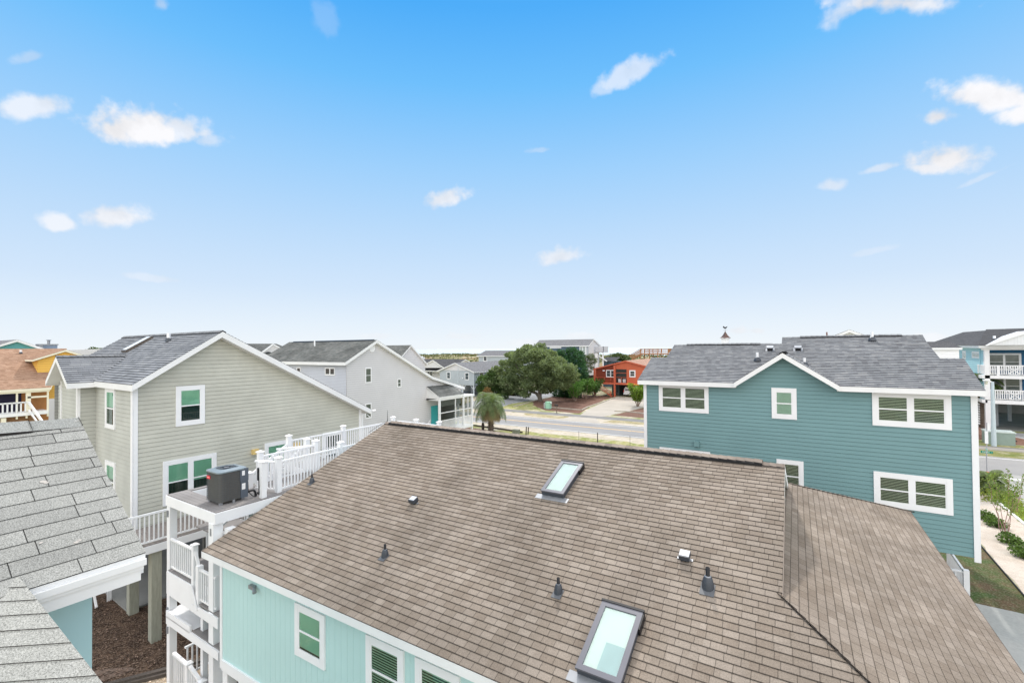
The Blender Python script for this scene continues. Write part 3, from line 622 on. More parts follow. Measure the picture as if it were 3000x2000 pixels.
def boot(px,py,label,s=.72):
    c=roofp(px,py); T=Thing('vent_pipe',label,'vent pipe',c+nA*.015,AY,'plumbing vents on the brown roof')
    m=MB(); m.hexa([c+uA*u+vA*v+nA*h for h in (.012,.024) for u,v in ((-.13*s,-.2*s),(.13*s,-.2*s),(.13*s,.1*s),(-.13*s,.1*s))]); T.part('flashing',m,mat('boot_flashing',(.10,.105,.115),.5,.1))
    m=MB(); i=len(m.v); n=18; rings=[]
    for k,(r,h) in enumerate(((.115,0.0),(.11,.06),(.085,.16),(.06,.20))):
        for j in range(n):
            a=2*math.pi*j/n; base=c+uA*(math.cos(a)*r*s)+ (Vector((0,1,0))*math.sin(a)*r*s)
            zz=(base.y-c.y)*sA+c.z+.015 if k==0 else c.z+h*s+.03
            m.v.append((base.x,base.y,zz))
    for k in range(3):
        for j in range(n): m.f.append((k*n+j,k*n+(j+1)%n,(k+1)*n+(j+1)%n,(k+1)*n+j)); m.m.append(0); m.uv.append(None)
    T.part('boot',m,DKMET,smooth=True)
    m=MB(); m.lathe((c.x,c.y,c.z),[(.062*s,.215*s),(.064*s,.235*s),(.045*s,.245*s)],18); T.part('collar',m,LTMET,smooth=True)
    m=MB(); m.lathe((c.x,c.y,c.z),[(.040*s,.1),(.040*s,.40*s),(.030*s,.40*s),(.029*s,.30*s),(0.001,.30*s)],18); T.part('pipe',m,BLACKP,smooth=True)
boot(914,1414,'short black vent pipe near the left rake of the brown roof',.68)
boot(1128,1630,'black vent pipe with silver collar, upslope of the first aqua wall window')
boot(1636,1736,'black vent pipe between the two skylights of the brown roof')
boot(2074,1722,'thickest black vent pipe, below the box vent at right',.92)
def boxvent(px,py,label):
    c=roofp(px,py); T=Thing('box_vent',label,'roof vent',c+nA*.015,AY,'box vents on the brown roof')
    def B(mb,u0,u1,v0,v1,h0,h1,mi=0,sk=0): mb.hexa([c+uA*u+vA*v+nA*h for h in (h0,h1) for u,v in ((u0,v0-(sk if h==h1 else 0)),(u1,v0-(sk if h==h1 else 0)),(u1,v1),(u0,v1))],mi)
    m=MB(); B(m,-.075,.075,-.05,.09,.015,.08); T.part('throat',m,BLACKP)
    m=MB(); B(m,-.095,.095,-.085,.10,.06,.16,0); B(m,-.09,.09,-.06,.095,.161,.163,1); T.part('hood',m,[DKMET,mat('vent_cap_top',(.5,.51,.54),.4,.05)])
    m=MB(); B(m,-.145,.145,-.015,.045,.012,.022); T.part('flange',m,LTMET)
boxvent(2007,1640,'dark box vent with pale top, left of the thickest vent pipe')
boxvent(1213,1474,'dark box vent with pale top in the left half of the brown roof')
lr=MB(); p=Vector((XL+.04,yr,zr+.06)); lr.tube(p,p+Vector((0,0,.42)),.012,.004,6); lr.path([p,p+Vector((-.02,-.35,-.08)),p+Vector((-.02,-.9,-.3))],.008,5)
solo('lightning_rod',lr,BLACKP,'thin dark rod standing at the left end of the brown ridge','lightning rod',p,AY)

# ================================================================== STAIR TOWER AND ROOF DECK beside the aqua house
D=Thing('stair_tower','white multi level deck and stair tower beside the brown roof','deck',(-15.6,6.4,0))
zd=4.9; X0,X1=-17.05,-13.98; YF=6.42
m=MB()   # platform planks: ring round a void plus the deck behind
def planks(mb,x0,x1,y0,y1,z,along='x',w=.14):
    if along=='x':
        y=y0
        while y<y1-.02: mb.box(x0,x1,y,min(y1,y+w-.008),z-.03,z); y+=w
    else:
        x=x0
        while x<x1-.02: mb.box(x,min(x1,x+w-.008),y0,y1,z-.03,z); x+=w
planks(m,X0,X1,YF,6.98,zd,'x'); planks(m,-15.42,X1,6.98,8.3,zd,'y'); planks(m,X0,-16.85,6.98,8.3,zd,'y')
planks(m,-15.7,X1,8.3,16.2,zd,'y'); planks(m,X0,-15.7,10.6,16.2,zd,'y')
D.part('planks',m,PLANK)
m=MB(); fh=.30; zt=zd-.032
m.box(X0,X1,YF-.035,YF,zt-fh,zt); m.box(X1,X1+.035,YF-.035,16.2,zt-fh,zt); m.box(X0-.035,X0,YF-.035,16.2,zt-fh,zt); m.box(X0,X1,16.2,16.235,zt-fh,zt)
m.box(-16.85,-15.42,6.985,7.02,zt-.25,zt); m.box(-16.85,-16.82,7.02,8.3,zt-.25,zt); m.box(-15.45,-15.42,7.02,10.6,zt-.25,zt); m.box(-16.85,-15.45,8.28,8.31,zt-.25,zt)
m.box(-17.0,-15.7,10.56,10.6,zt-.25,zt)
D.part('fascia',m,WHITE)
def tp(px,py): p=at(px,py,y=YF); return p.x,p.z
# posts
for x,y,w,z1 in ((-16.93,6.5,.20,zt-fh),(-14.15,6.5,.26,zt-fh),(-15.05,6.6,.14,1.9),(-13.85,6.75,.22,4.4),(-16.95,10.6,.18,zt-fh),(-14.2,10.6,.18,zt-fh),(-16.95,15.8,.18,zt-fh),(-14.2,15.8,.18,zt-fh)):
    m=MB(); m.box(x-w/2,x+w/2,y-w/2,y+w/2,ZG,z1); D.part('post',m,WHITE)
m=MB()
for x,y,z in ((-16.93,6.5,4.35),(-14.15,6.5,4.35),(-16.93,6.5,1.35),(-16.93,6.5,.75),(-13.9,6.55,1.1)):
    m.box(x-.03,x+.03,y-.145,y-.1,z-.12,z+.08)
D.split('post_bracket',m,LTMET)
# landings on the front face
for q_ in ((-16.85,-15.2,2.62),(-15.2,-13.7,2.14),(-15.3,-13.7,1.24)):
    m=MB(); planks(m,q_[0],q_[1],YF-.05,7.9,q_[2],'x'); D.part('landing',m,PLANK)
m=MB(); planks(m,-15.6,-13.9,YF+.1,8.4,-.55,'y'); D.part('ground_landing',m,PLANK)
for k in range(4):
    m=MB(); m.box(-15.9-k*.28,-15.62-k*.28,YF+.1,7.6,-.72-k*.16,-.69-k*.16); D.part('stair_tread',m,PLANK)
m=MB(); m.prism([(-16.87,YF-.09,2.58),(-15.22,YF-.09,2.58),(-14.92,YF-.09,2.10),(-15.25,YF-.09,2.05),(-13.68,YF-.09,2.10),(-13.68,YF-.09,1.80),(-16.87,YF-.09,1.90)],(0,.04,0))
m.bar((-15.2,YF-.11,2.60),(-14.86,YF-.11,1.98),.03,.10)
m.box(-16.87,-13.64,YF-.1,YF-.05,.98,1.20); m.box(-16.87,-13.68,YF-.1,YF-.05,1.2,1.21)
m.face([(-16.86,YF-.03,1.35),(-15.25,YF-.03,1.26),(-15.25,YF+.55,1.26),(-16.86,YF+.55,1.42)]); m.box(-16.88,-15.3,YF-.10,YF-.04,1.19,1.38)
m.box(-16.8,-15.6,7.2,7.25,1.45,1.85)
D.part('skirt_board',m,WHITE)
for p,q in (((-16.75,YF+.0,2.62),(-15.32,YF+.0,2.62)),((-14.85,YF+.0,2.14),(-13.95,YF+.0,2.14)),((-16.7,YF+.95,2.62),(-14.3,YF+.95,2.9)),):
    m=MB(); railing(m,p,q,.95); D.part('railing',m,VINYL)
m=MB(); post(m,-15.22,YF,2.3,3.72,.13); D.part('newel_post',m,VINYL)
m=MB(); post(m,-14.92,YF,2.0,3.20,.15,False); D.part('newel_post',m,VINYL)
ra_=at(509,1912,y=YF);rb_=at(549,1946,y=YF);rc_=at(556,1950,y=YF);rd_=at(590,1998,y=YF)
for p,q in ((ra_,rb_),(rc_,rd_)):
    m=MB(); m.bar(p,q,.09,.07); n=7
    for k in range(n): c=Vector(p).lerp(Vector(q),(k+.5)/n); m.box(c.x-.018,c.x+.018,c.y-.018,c.y+.018,c.z-.95,c.z)
    D.part('stair_railing',m,VINYL)
m=MB(); post(m,rb_.x+.06,YF,rb_.z-1.3,rb_.z+.06,.14); D.part('newel_post',m,VINYL)
m=MB(); post(m,rd_.x+.06,YF,rd_.z-1.3,rd_.z+.06,.14); D.part('newel_post',m,VINYL)
m=MB(); railing(m,(-16.2,YF+.15,-.62),(-16.25,YF+1.5,-.62),.95,.13); D.part('railing',m,VINYL)
m=MB(); post(m,-15.35,YF+1.3,-.55,.6,.16,False); D.part('newel_post',m,VINYL)
m=MB(); m.bar((-15.17,YF,3.55),(-14.95,YF,3.1),.07,.06); m.bar((-15.17,YF,2.7),(-14.95,YF,2.25),.05,.05); D.part('handrail',m,VINYL)
# upper rails
ups=[((-14.2,8.4),(-14.32,10.75)),((-14.32,10.85),(-14.32,13.3)),((-14.32,13.4),(-14.32,16.1)),((-17.12,10.6),(-17.12,13.0)),((-17.12,13.1),(-17.15,15.9)),((-17.1,16.15),(-14.3,16.15)),((-15.45,8.45),(-15.48,10.45)),((-14.98,8.05),(-14.2,8.38)),((-16.1,9.4),(-15.5,10.5))]
for p,q in ups:
    m=MB(); railing(m,(*p,zd),(*q,zd),.96,.115); D.part('railing',m,VINYL)
for x,y,z0,z1 in ((-14.13,7.83,zd,5.98),(-14.24,8.38,zd,5.98),(-15.38,8.43,zd-.4,6.02),(-15.45,10.53,zd,6.02),(-14.38,10.8,zd,6.02),(-14.32,13.35,zd,6.0),(-17.12,10.5,zd-.9,6.05),(-17.18,13.05,zd,6.05),(-17.2,15.95,zd,6.05),(-14.35,16.1,zd,6.02),(-15.8,16.1,zd,6.02),(-16.1,10.6,zd,6.0)):
    m=MB(); post(m,x,y,z0,z1,.15); D.part('railing_post',m,VINYL)
# flight down towards the lower landing
m=MB()
for x in (-17.1,-16.05): m.bar((x,10.45,5.75),(x,8.15,4.35),.07,.08); m.bar((x,10.45,4.95),(x,8.15,3.55),.05,.06)
for k in range(14):
    for x in (-17.1,-16.05): y=10.3-k*.155; z=5.72-(10.3-y)*.609; m.box(x-.018,x+.018,y-.018,y+.018,z-.8,z)
D.part('stair_railing',m,VINYL)
m=MB()
for k in range(9): m.box(-17.05,-16.1,10.35-k*.26,10.6-k*.26,4.72-k*.17,4.75-k*.17)
D.part('stair_tread',m,PLANK)
m=MB(); post(m,-15.6,8.2,3.6,5.35,.15); m.bar((-15.6,8.2,5.1),(-15.65,7.2,4.5),.07,.07); m.bar((-15.6,8.2,4.4),(-15.65,7.2,3.8),.05,.05)
for k in range(6): y=8.05-k*.14; m.box(-15.64,-15.6,y-.02,y+.02,4.3-(8.05-y)*.6,5.05-(8.05-y)*.6)
D.part('newel_post',m,VINYL)
m=MB(); m.box(-17.05,-15.65,7.2,8.3,3.62,3.66); D.part('landing',m,PLANK)
m=MB(); railing(m,(-13.92,7.3,3.4),(-13.92,9.4,4.1),.6,.13); D.part('railing',m,VINYL)
m=MB(); m.box(-14.30,-14.2,7.74,7.80,5.42,5.80); 
solo('switch_box',m,BLACKP,'black electrical disconnect box on the white post behind the condenser','electrical box',(-14.25,7.78,5.4))
# ---- condenser
def tpz(px,py,z): return at(px,py,z=z)
K=Thing('air_conditioner','dark gray outdoor air conditioner unit standing on the deck platform','air conditioner',(-14.85,7.08,zd))
ax0,ax1,ay0,ay1,az0,az1=-15.24,-14.42,6.70,7.52,zd+.07,zd+.98
def rrect(x0,x1,y0,y1,r,n=6):
    out=[]
    for cx,cy,a0 in ((x1-r,y1-r,0),(x0+r,y1-r,90),(x0+r,y0+r,180),(x1-r,y0+r,270)):
        for k in range(n+1): a=math.radians(a0+90*k/n); out.append((cx+r*math.cos(a),cy+r*math.sin(a)))
    return out
m=MB(); rr=rrect(ax0+.03,ax1-.03,ay0+.03,ay1-.03,.12); m.prism([(x,y,az0) for x,y in rr],(0,0,az1-az0-.04)); K.part('coil',m,mat('condenser_coil',(.15,.135,.115),.4,.3,8,metal=.3,stretch=(1,1,14),bump=.6,bscale=40))
m=MB(); rr=rrect(ax0,ax1,ay0,ay1,.14)
nz=15
for k in range(nz):
    z=az0+.04+(az1-az0-.12)*k/(nz-1)
    for i in range(len(rr)):
        a,b=rr[i],rr[(i+1)%len(rr)]; m.face([(a[0],a[1],z),(b[0],b[1],z),(b[0],b[1],z+.014),(a[0],a[1],z+.014)])
for i in range(0,len(rr)): 
    a=rr[i]; b=rr[(i+1)%len(rr)]; L=math.dist(a,b); nn=max(1,int(L/.045))
    for k in range(nn): x=a[0]+(b[0]-a[0])*k/nn; y=a[1]+(b[1]-a[1])*k/nn; m.box(x-.0025,x+.0025,y-.0025,y+.0025,az0,az1-.03)
K.part('louver_grille',m,mat('grille_metal',(.085,.10,.115),.4,.1,5,spec=.6))
TOPM=mat('condenser_top',(.20,.24,.265),.4,.06,6,spec=.5)
m=MB(); rr=rrect(ax0-.015,ax1+.015,ay0-.015,ay1+.015,.15); cx,cy=(ax0+ax1)/2,(ay0+ay1)/2; r=.33; n=len(rr)
m.prism([(x,y,az1-.06) for x,y in rr],(0,0,.035))
ring=[]
for x,y in rr: a=math.atan2(y-cy,x-cx); ring.append((cx+r*math.cos(a),cy+r*math.sin(a)))
for i in range(n):
    j=(i+1)%n; m.face([(*rr[i],az1-.025),(*rr[j],az1-.025),(*ring[j],az1+.02),(*ring[i],az1+.02)])
    q=[(cx+(ring[t][0]-cx)*.92,cy+(ring[t][1]-cy)*.92) for t in (i,j)]
    m.face([(*ring[i],az1+.02),(*ring[j],az1+.02),(*q[1],az1-.02),(*q[0],az1-.02)])
K.part('top_cover',m,TOPM)
m=MB(); 
for rad in [.04+.03*k for k in range(9)]:
    for i in range(28):
        a,b=2*math.pi*i/28,2*math.pi*(i+1)/28; z=az1-.005+.02*(1-rad/.3); m.bar((cx+rad*math.cos(a),cy+rad*math.sin(a),z),(cx+rad*math.cos(b),cy+rad*math.sin(b),z),.005,.005)
for i in range(12): a=2*math.pi*i/12; m.bar((cx,cy,az1+.01),(cx+.3*math.cos(a),cy+.3*math.sin(a),az1-.01),.006,.006)
m.lathe((cx,cy,az1),[(.001,.015),(.07,.012),(.075,0)],16,1)
K.part('fan_guard',m,[DKMET,LTMET])
m=MB()
for i in range(4):
    a=i*math.pi/2+.4; c,s=math.cos(a),math.sin(a); m.face([(cx+c*.05-s*.03,cy+s*.05+c*.03,az1-.06),(cx+c*.29-s*.1,cy+s*.29+c*.1,az1-.09),(cx+c*.30+s*.08,cy+s*.30-c*.08,az1-.045),(cx+c*.05+s*.03,cy+s*.05-c*.03,az1-.04)])
K.part('fan_blade',m,LTMET)
m=MB(); m.box(ax1-.03,ax1+.012,ay1-.22,ay1+.02,az1-.42,az1-.04); m.box(ax1-.05,ax1+.004,ay1-.20,ay1+.01,az0,az1-.42); K.part('service_panel',m,mat('panel_slate',(.085,.105,.135),.4,.05,4,spec=.5))
m=MB(); m.box(ax1+.012,ax1+.016,ay1-.17,ay1-.09,az1-.24,az1-.10); m.box(ax1+.004,ax1+.009,ay1-.17,ay1-.07,az1-.66,az1-.48); K.part('sticker',m,WHITE)
m=MB(); m.box(ax0+.13,ax0+.33,ay0-.012,ay0-.002,az1-.26,az1-.17,0); m.box(ax0+.16,ax0+.30,ay0-.016,ay0-.012,az1-.225,az1-.205,1); K.part('badge',m,[mat('red_badge',(.72,.03,.05),.4,.05),mat('badge_lettering',(.85,.45,.45),.5,0)])
m=MB()
for x in (ax0+.1,ax1-.1):
    for y in (ay0+.1,ay1-.1): m.box(x-.04,x+.04,y-.04,y+.04,zd,az0)
m.box(ax1-.02,ax1+.03,cy-.03,cy+.03,zd,az0+.02); K.part('foot',m,LTMET)
m=MB(); m.path([(ax1-.03,ay1+.02,az1-.45),(ax1-.02,ay1+.03,zd+.2),(ax1+.06,ay1+.12,zd+.06),(ax1+.12,ay1+.2,zd+.05)],.013,7); m.path([(ax1+.12,ay1+.2,zd+.05),(-14.2,7.7,zd+.18),(-14.19,7.74,5.0),(-14.2,7.74,5.5)],.013,7)
K.part('power_cable',m,BLACKP)
m=MB(); m.path([(ax1-.1,ay1,zd+.15),(ax1-.06,ay1+.12,zd+.20),(ax1-.03,ay1+.2,zd+.2),(ax1-.02,ay1+.24,zd+.14),(ax1-.02,ay1+.25,zd)],.03,9); K.part('refrigerant_line',m,BLACKP)

LOT=None
# ================================================================== BEIGE HOUSE
BY=-.024; Bq=dict(yaw=BY)
B=Thing('sage_house','sage beige stilt house with blue gray shingle roof and long sloping gable','house',(-25,10,0),BY)
xb=-20.; yc=5.97; yri=8.68; zri=10.15; zeL=8.25; yR=15.5; zeR=6.28
sL=(zri-zeL)/(yri-yc+.16); sR=(zri-zeR)/(yR+.35-yri)
x_l=-30.4
wall=MB(); fB=FR('x',xb,1)
lap(wall,fB,[(yc,2.95),(yR,2.95),(yR,6.33),(yri,10.0),(yc,8.12)],.152,.017); B.part('wall',wall,BEIGE)
w2=MB(); fS=FR('y',yc,-1); lap(w2,fS,[(-24.02,2.95),(xb,2.95),(xb,8.2),(-24.02,8.2)],.152,.017)
fP=FR('x',-24.02,1); lap(w2,fP,[(5.45,2.95),(yc,2.95),(yc,8.3),(5.45,8.3)],.152,.017)
fQ=FR('y',5.45,-1); lap(w2,fQ,[(-26.3,2.95),(-24.02,2.95),(-24.02,8.3),(-25.1,9.0),(-26.3,8.3)],.152,.017)
fR2=FR('y',5.75,-1); lap(w2,fR2,[(-28.2,2.95),(-26.3,2.95),(-26.3,8.0),(-28.2,8.0)],.152,.017)
fW=FR('x',x_l+.4,-1); lap(w2,fW,[(yc,2.95),(yR,2.95),(yR,6.3),(yri,10.0),(yc,8.2)],.152,.017)
fN=FR('y',yR,1); lap(w2,fN,[(x_l+.4,2.95),(xb,2.95),(xb,6.3),(x_l+.4,6.3)],.152,.017)
B.part('wall',w2,BEIGE2)
tr=MB(); pbox(tr,fB,yc-.02,yc+.12,2.75,8.1,0,.04); pbox(tr,fS,xb-.13,xb+.04,2.75,8.1,0,.04); pbox(tr,fB,yR-.12,yR+.02,2.75,6.3,0,.04)
pbox(tr,fQ,-24.16,-24.0,2.8,8.2,0,.04); pbox(tr,fP,5.41,5.5,2.8,8.2,0,.04); pbox(tr,fQ,-26.34,-26.22,2.8,8.2,0,.035)
B.split('corner_trim',tr,WHITE)
ov=.42
rL=[(x_l,yc-.16,zeL),(xb+ov,yc-.16,zeL),(xb+ov,yri,zri),(x_l,yri,zri)]
rR=[(x_l,yri,zri),(xb+ov,yri,zri),(xb+ov,yR+.35,zeR),(x_l,yR+.35,zeR)]
sx,sw=-25.1,1.52; yf=5.02; zsr=9.22; zse=8.22
jy=yc-.16+(zsr-zeL)/sL
cr1=[(sx,yf,zsr),(sx+sw,yf,zse),(sx+sw,yc-.16,zse),(sx,jy,zsr)]
cr2=[(sx,yf,zsr),(sx-sw,yf,zse),(sx-sw,yc-.16,zse),(sx,jy,zsr)]
fm=MB(); slab(fm,rL,.21); slab(fm,rR,.24); slab(fm,cr1,.20); slab(fm,cr2,.20); B.part('fascia',fm,FASC)
rm=MB(); [shingles(rm,s,t=.016) for s in (rL,rR,cr1,cr2)]; RB=B.part('roof',rm,[BEIR,BUTT])
cm=MB(); ridge_vent(cm,(x_l+.3,yri,zri+.01),(xb+.1,yri,zri+.01),(0,-1,-sL),(0,1,-sR),.15,.03,1); caps(cm,(x_l,yri,zri),(xb+ov,yri,zri),(0,-1,-sL),(0,1,-sR),.14,.2,.05)
ridge_vent(cm,(sx,yf+.35,zsr+.01),(sx,jy-.6,zsr+.01),(1,0,-.65),(-1,0,-.65),.13,.03,1); caps(cm,(sx,yf,zsr),(sx,jy,zsr),(1,0,-.65),(-1,0,-.65),.13,.2,.05)
B.part('ridge_cap',cm,[CAPG,BLACKP],RB)
def bz(px,py): p=at(px,py,BY,x=xb); return p.y,p.z
def by(px,py): p=at(px,py,BY,y=yc); return p.x,p.z
a=bz(514,1132);b=bz(598.8,1239); window(B,fB,a[0],b[0],b[1],a[1],1,.14,'shade',GLG,drop=.42)
a=bz(476,1352);b=bz(633,1323); window(B,fB,a[0],b[0],a[1]-1.62,a[1],2,.14,'shade',GLG,drop=.40)
a=by(312,1135);b=by(340,1137); window(B,fS,a[0],b[0],by(311,1251)[1],a[1],1,.12,'shade',GLG,drop=.45)
a=by(312,1346); window(B,fS,a[0],a[0]+1.05,3.8,a[1],1,.12,'shade',GLG)
a=bz(774,1300); window(B,fB,a[0],a[0]+1.25,3.9,a[1]+.02,1,.14,'shade',GLG,drop=.3)
a=bz(944,1270); window(B,fB,a[0],a[0]+1.3,3.9,a[1]+.02,1,.16,'none',GLG)
def lamp(p,fr,nm='wall_light'):
    m=MB(); pbox(m,fr,p[0]-.03,p[0]+.22,p[1]-.1,p[1]+.1,0,.16); B.part(nm,m,mat('amber_light_cover',(.75,.55,.22),.5,.1))
lamp(bz(738,1323),fB); lamp(bz(860,1303),fB)
pB=((0,yc-.16,zeL),(0,-sL,1))
def bro(px,py): return at(px,py,BY,pl=pB)
m=MB(); c=bro(358,1033); uu=Vector((1,0,0)); vv=Vector((0,1,sL)).normalized(); nn=Vector((0,-sL,1)).normalized()
m.hexa([c+uu*u+vv*v+nn*h for h in (0,.12) for u,v in ((0,0),(.6,0),(.6,1.2),(0,1.2))]); S=Thing('skylight','low bronze framed skylight on the blue gray roof of the sage house','skylight',c,BY); S.part('frame',m,mat('bronze_frame',(.12,.10,.085),.4,.1))
m=MB(); m.hexa([c+uu*u+vv*v+nn*h for h in (.121,.128) for u,v in ((.06,.06),(.54,.06),(.54,1.14),(.06,1.14))]); S.part('pane',m,mat('milky_pane',(.75,.76,.76),.15,.02,spec=.6))
def miniboot(T_pl,px,py,yaw,label,group,r=.045,h=.32):
    c=at(px,py,yaw,pl=T_pl); T=Thing('vent_pipe',label,'vent pipe',c,yaw,group); m=MB(); m.lathe((c.x,c.y,c.z),[(.15,.0),(.1,.13),(.06,.16)],12); T.part('boot',m,DKMET)
    m=MB(); m.lathe((c.x,c.y,c.z),[(r,.1),(r,h),(.002,h)],12); T.part('pipe',m,VINYL)
miniboot(pB,494,1000,BY,'white vent pipe high on the blue gray roof of the sage house',None,.07,.36)
# downspout stub + floodlights at the low eave
m=MB(); m.box(xb+.02,xb+.1,yR-.02,yR+.08,3.2,6.0); B.part('downspout',m,FASC)
m=MB(); c=Vector((xb+.2,yR+.25,6.0)); m.bar(c,c+Vector((.05,.15,-.12)),.05,.04); m.tube(c+Vector((.3,.1,.2)),c+Vector((.38,.25,.22)),.05,.06,8); B.part('floodlight',m,VINYL)
# deck along the gable wall
m=MB(); planks(m,xb+.02,-18.02,5.0,19,3.2,'x'); DKB=B.part('deck_boards',m,WOOD)
m=MB(); m.box(-18.02,-17.98,4.9,19,2.93,3.17); m.box(xb,-18,4.96,5.0,2.93,3.17); B.part('deck_rim',m,WHITE)
m=MB(); railing(m,(-18.05,5.0,3.2),(-18.05,18.5,3.2),.98,.125,toph=.06); B.part('deck_railing',m,VINYL)
m=MB(); railing(m,(-20,5.0,3.2),(-18.05,5.0,3.2),.98,.125); B.part('deck_railing',m,VINYL)
for x,y in ((-18.2,6.02),(-18.2,10.2),(-18.15,15),(-20.76,6.2),(-20.7,11),(-24,6.4),(-24,11),(-27.5,6.4)):
    m=MB(); m.box(x-.14,x+.14,y-.14,y+.14,0,2.95); B.split('piling',m,GPOST)
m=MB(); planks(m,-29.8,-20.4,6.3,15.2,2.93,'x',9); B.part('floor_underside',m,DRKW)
m=MB(); m.box(-29.5,-20.95,6.1,15.3,.0,.07); B.part('slab',m,OLDC)
m=MB(); 
for q in (((-23.4,5.5,0),(-21.8,5.5,1.7)),((-23.2,5.53,1.7),(-22.1,5.53,.1)),((-23.1,5.56,0),(-23.1,5.56,2.6)),((-22.5,6.0,0),(-22.5,6.0,2.9))): m.bar(*q,.05,.13)
B.split('lattice_brace',m,WHITE)
m=MB(); m.box(-22.6,-22.5,9.2,15,0,2.9); m.box(-29,-22.6,15.0,15.1,0,2.9); B.part('store_wall',m,OLDC)
# white solid-sided balcony beyond the left corner
m=MB(); m.box(-33.2,-28.3,4.2,4.3,3.2,5.35); m.box(-33.3,-28.2,4.16,4.34,5.35,5.42); m.box(-33.3,-33.2,4.2,8,3.2,5.4); m.box(-33.3,-28.2,4.3,8,4.1,4.2)
solo('balcony_parapet',m,WHITE,'white boarded balcony parapet left of the sage house','balcony',(-31,5,3.2),BY)
#--SPLIT2--
# ================================================================== TEAL HOUSE
TY=.004; yT=20.6
T=Thing('teal_house','two storey teal house with blue gray roof and white trimmed double windows','house',(-.8,21,0),TY)
fT=FR('y',yT,-1); m=MB(); lap(m,fT,[(-6.08,2.53),(4.6,2.53),(4.6,8.006),(-6.08,8.006)],.148,.017)
lap(m,fT,[(-2.2,8.006),(.74,8.006),(-.77,8.97)],.148,.017)
lap(m,FR('x',4.6,1),[(yT,2.53),(29,2.53),(29,7.9),(22.7,7.9),(yT,7.9)],.148,.017); lap(m,FR('x',-6.08,-1),[(yT,2.53),(29,2.53),(29,7.9),(yT,7.9)],.148,.017)
m.box(-6.0,4.5,yT+.05,29,2.5,2.6)
T.part('wall',m,TEAL)
m=MB(); pbox(m,fT,-6.13,-6.0,2.4,7.9,0,.045); pbox(m,fT,4.48,4.64,2.4,7.9,0,.045); pbox(m,FR('x',4.6,1),yT,yT+.12,2.4,7.9,0,.045); T.split('corner_trim',m,WHITE)
sT=.42; e0,ez_=20.25,7.93; zf=lambda y:ez_+sT*(y-e0)
xa,xc=-6.3,4.76
y1,y2,y3=22.5,23.95,24.65
main=[(xa,e0),(-2.32,e0),(-.77,e0),(.9,e0),(xc,e0),(xc,y1),(4.15,y1),(4.0,y3),(-.9,y3),(-.9,y2),(-5.52,y2),(-5.6,y1),(xa,y1)]
P3=lambda L:[(x,y,zf(y)) for x,y in L]
rects=[[(xa,e0),(xc,e0),(xc,y1),(xa,y1)],[(-5.6,y1),(4.12,y1),(4.0,y2),(-5.55,y2)],[(-.9,y2),(4.0,y2),(4.0,y3),(-.9,y3)]]
zg=9.13; yj=e0+(zg-ez_)/sT
g1=[(-.74,e0-.12,zg),(-2.42,e0-.12,ez_+.02),(-2.42,e0+.1,ez_+.02),(-.74,yj,zg)]; g2=[(-.74,e0-.12,zg),(1.0,e0-.12,ez_+.02),(1.0,e0+.1,ez_+.02),(-.74,yj,zg)]
m=MB()
slab(m,P3([(xa,e0),(-2.35,e0),(-2.35,y1),(xa,y1)]),.18); slab(m,P3([(.93,e0),(xc,e0),(xc,y1),(.93,y1)]),.18)
for r in rects[1:]: slab(m,P3(r),.2)
slab(m,g1,.19); slab(m,g2,.19)
# back slopes
for (xx0,xx1,yy) in ((xa,-5.55,y1),(-5.55,-.9,y2),(-.9,4.0,y3),(4.0,xc,y1)):
    m.face([(xx0,yy,zf(yy)),(xx1,yy,zf(yy)),(xx1,yy+3.5,zf(yy)-1.4),(xx0,yy+3.5,zf(yy)-1.4)])
T.part('fascia',m,FASC)
m=MB()
shingles(m,P3([(xa,e0),(-2.42,e0),(-.77,yj-.35),(-.77,y1),(xa,y1)]),t=.013); shingles(m,P3([(1.0,e0),(xc,e0),(xc,y1),(-.77,y1),(-.77,yj-.35)]),t=.013)
for r in rects[1:]: shingles(m,P3(r),t=.013)
shingles(m,g1,t=.013); shingles(m,g2,t=.013)
RT=T.part('roof',m,[SLATE,BUTT])
up1=(0,-1,-sT);up2=(0,1,-sT)
for xx0,xx1,yy,v0_,v1_ in ((-5.55,-.9,y2,-4.95,-1.75),(-.9,4.0,y3,-.2,3.35)):
    m=MB(); ridge_vent(m,(v0_,yy,zf(yy)+.01),(v1_,yy,zf(yy)+.01),up1,up2,.15,.03,1); caps(m,(v0_,yy,zf(yy)),(v1_,yy,zf(yy)),up1,up2,.14,.2,.055); caps(m,(xx0,yy,zf(yy)),(xx1,yy,zf(yy)),up1,up2,.13,.2,.01); T.part('ridge_cap',m,[CAPG,BLACKP],RT)
for xx0,xx1 in ((xa,-5.6),(4.1,xc)):
    m=MB(); caps(m,(xx0,y1,zf(y1)),(xx1,y1,zf(y1)),up1,up2,.13,.2,.01); T.part('ridge_cap',m,[CAPG,BLACKP],RT)
m=MB(); caps(m,(-.74,e0-.12,zg+.01),(-.74,yj,zg+.01),(1,0,-.66),(-1,0,-.66),.13,.2,.03); T.part('ridge_cap',m,[CAPG,BLACKP],RT)
def tz(px,py): p=at(px,py,TY,y=yT); return p.x,p.z
a=tz(1930.5,1123.3);b=tz(2077,1211); window(T,fT,a[0],b[0],b[1],a[1],2,.13)
a=tz(2554,1145.7);b=tz(2788,1259.5); window(T,fT,a[0],b[0],b[1],a[1],2,.15)
a=tz(2260,1135);b=tz(2335,1229); window(T,fT,a[0],b[0],b[1],a[1],1,.14,'shade',GLN,drop=.02)
a=tz(2558.7,1378.4);b=tz(2792.5,1509); window(T,fT,a[0],b[0],b[1],a[1],2,.15)
a=tz(1933,1308);b=tz(2081,1324); window(T,fT,a[0],b[0],a[1]-1.2,a[1],2,.13,'shade',GLG,drop=.02)
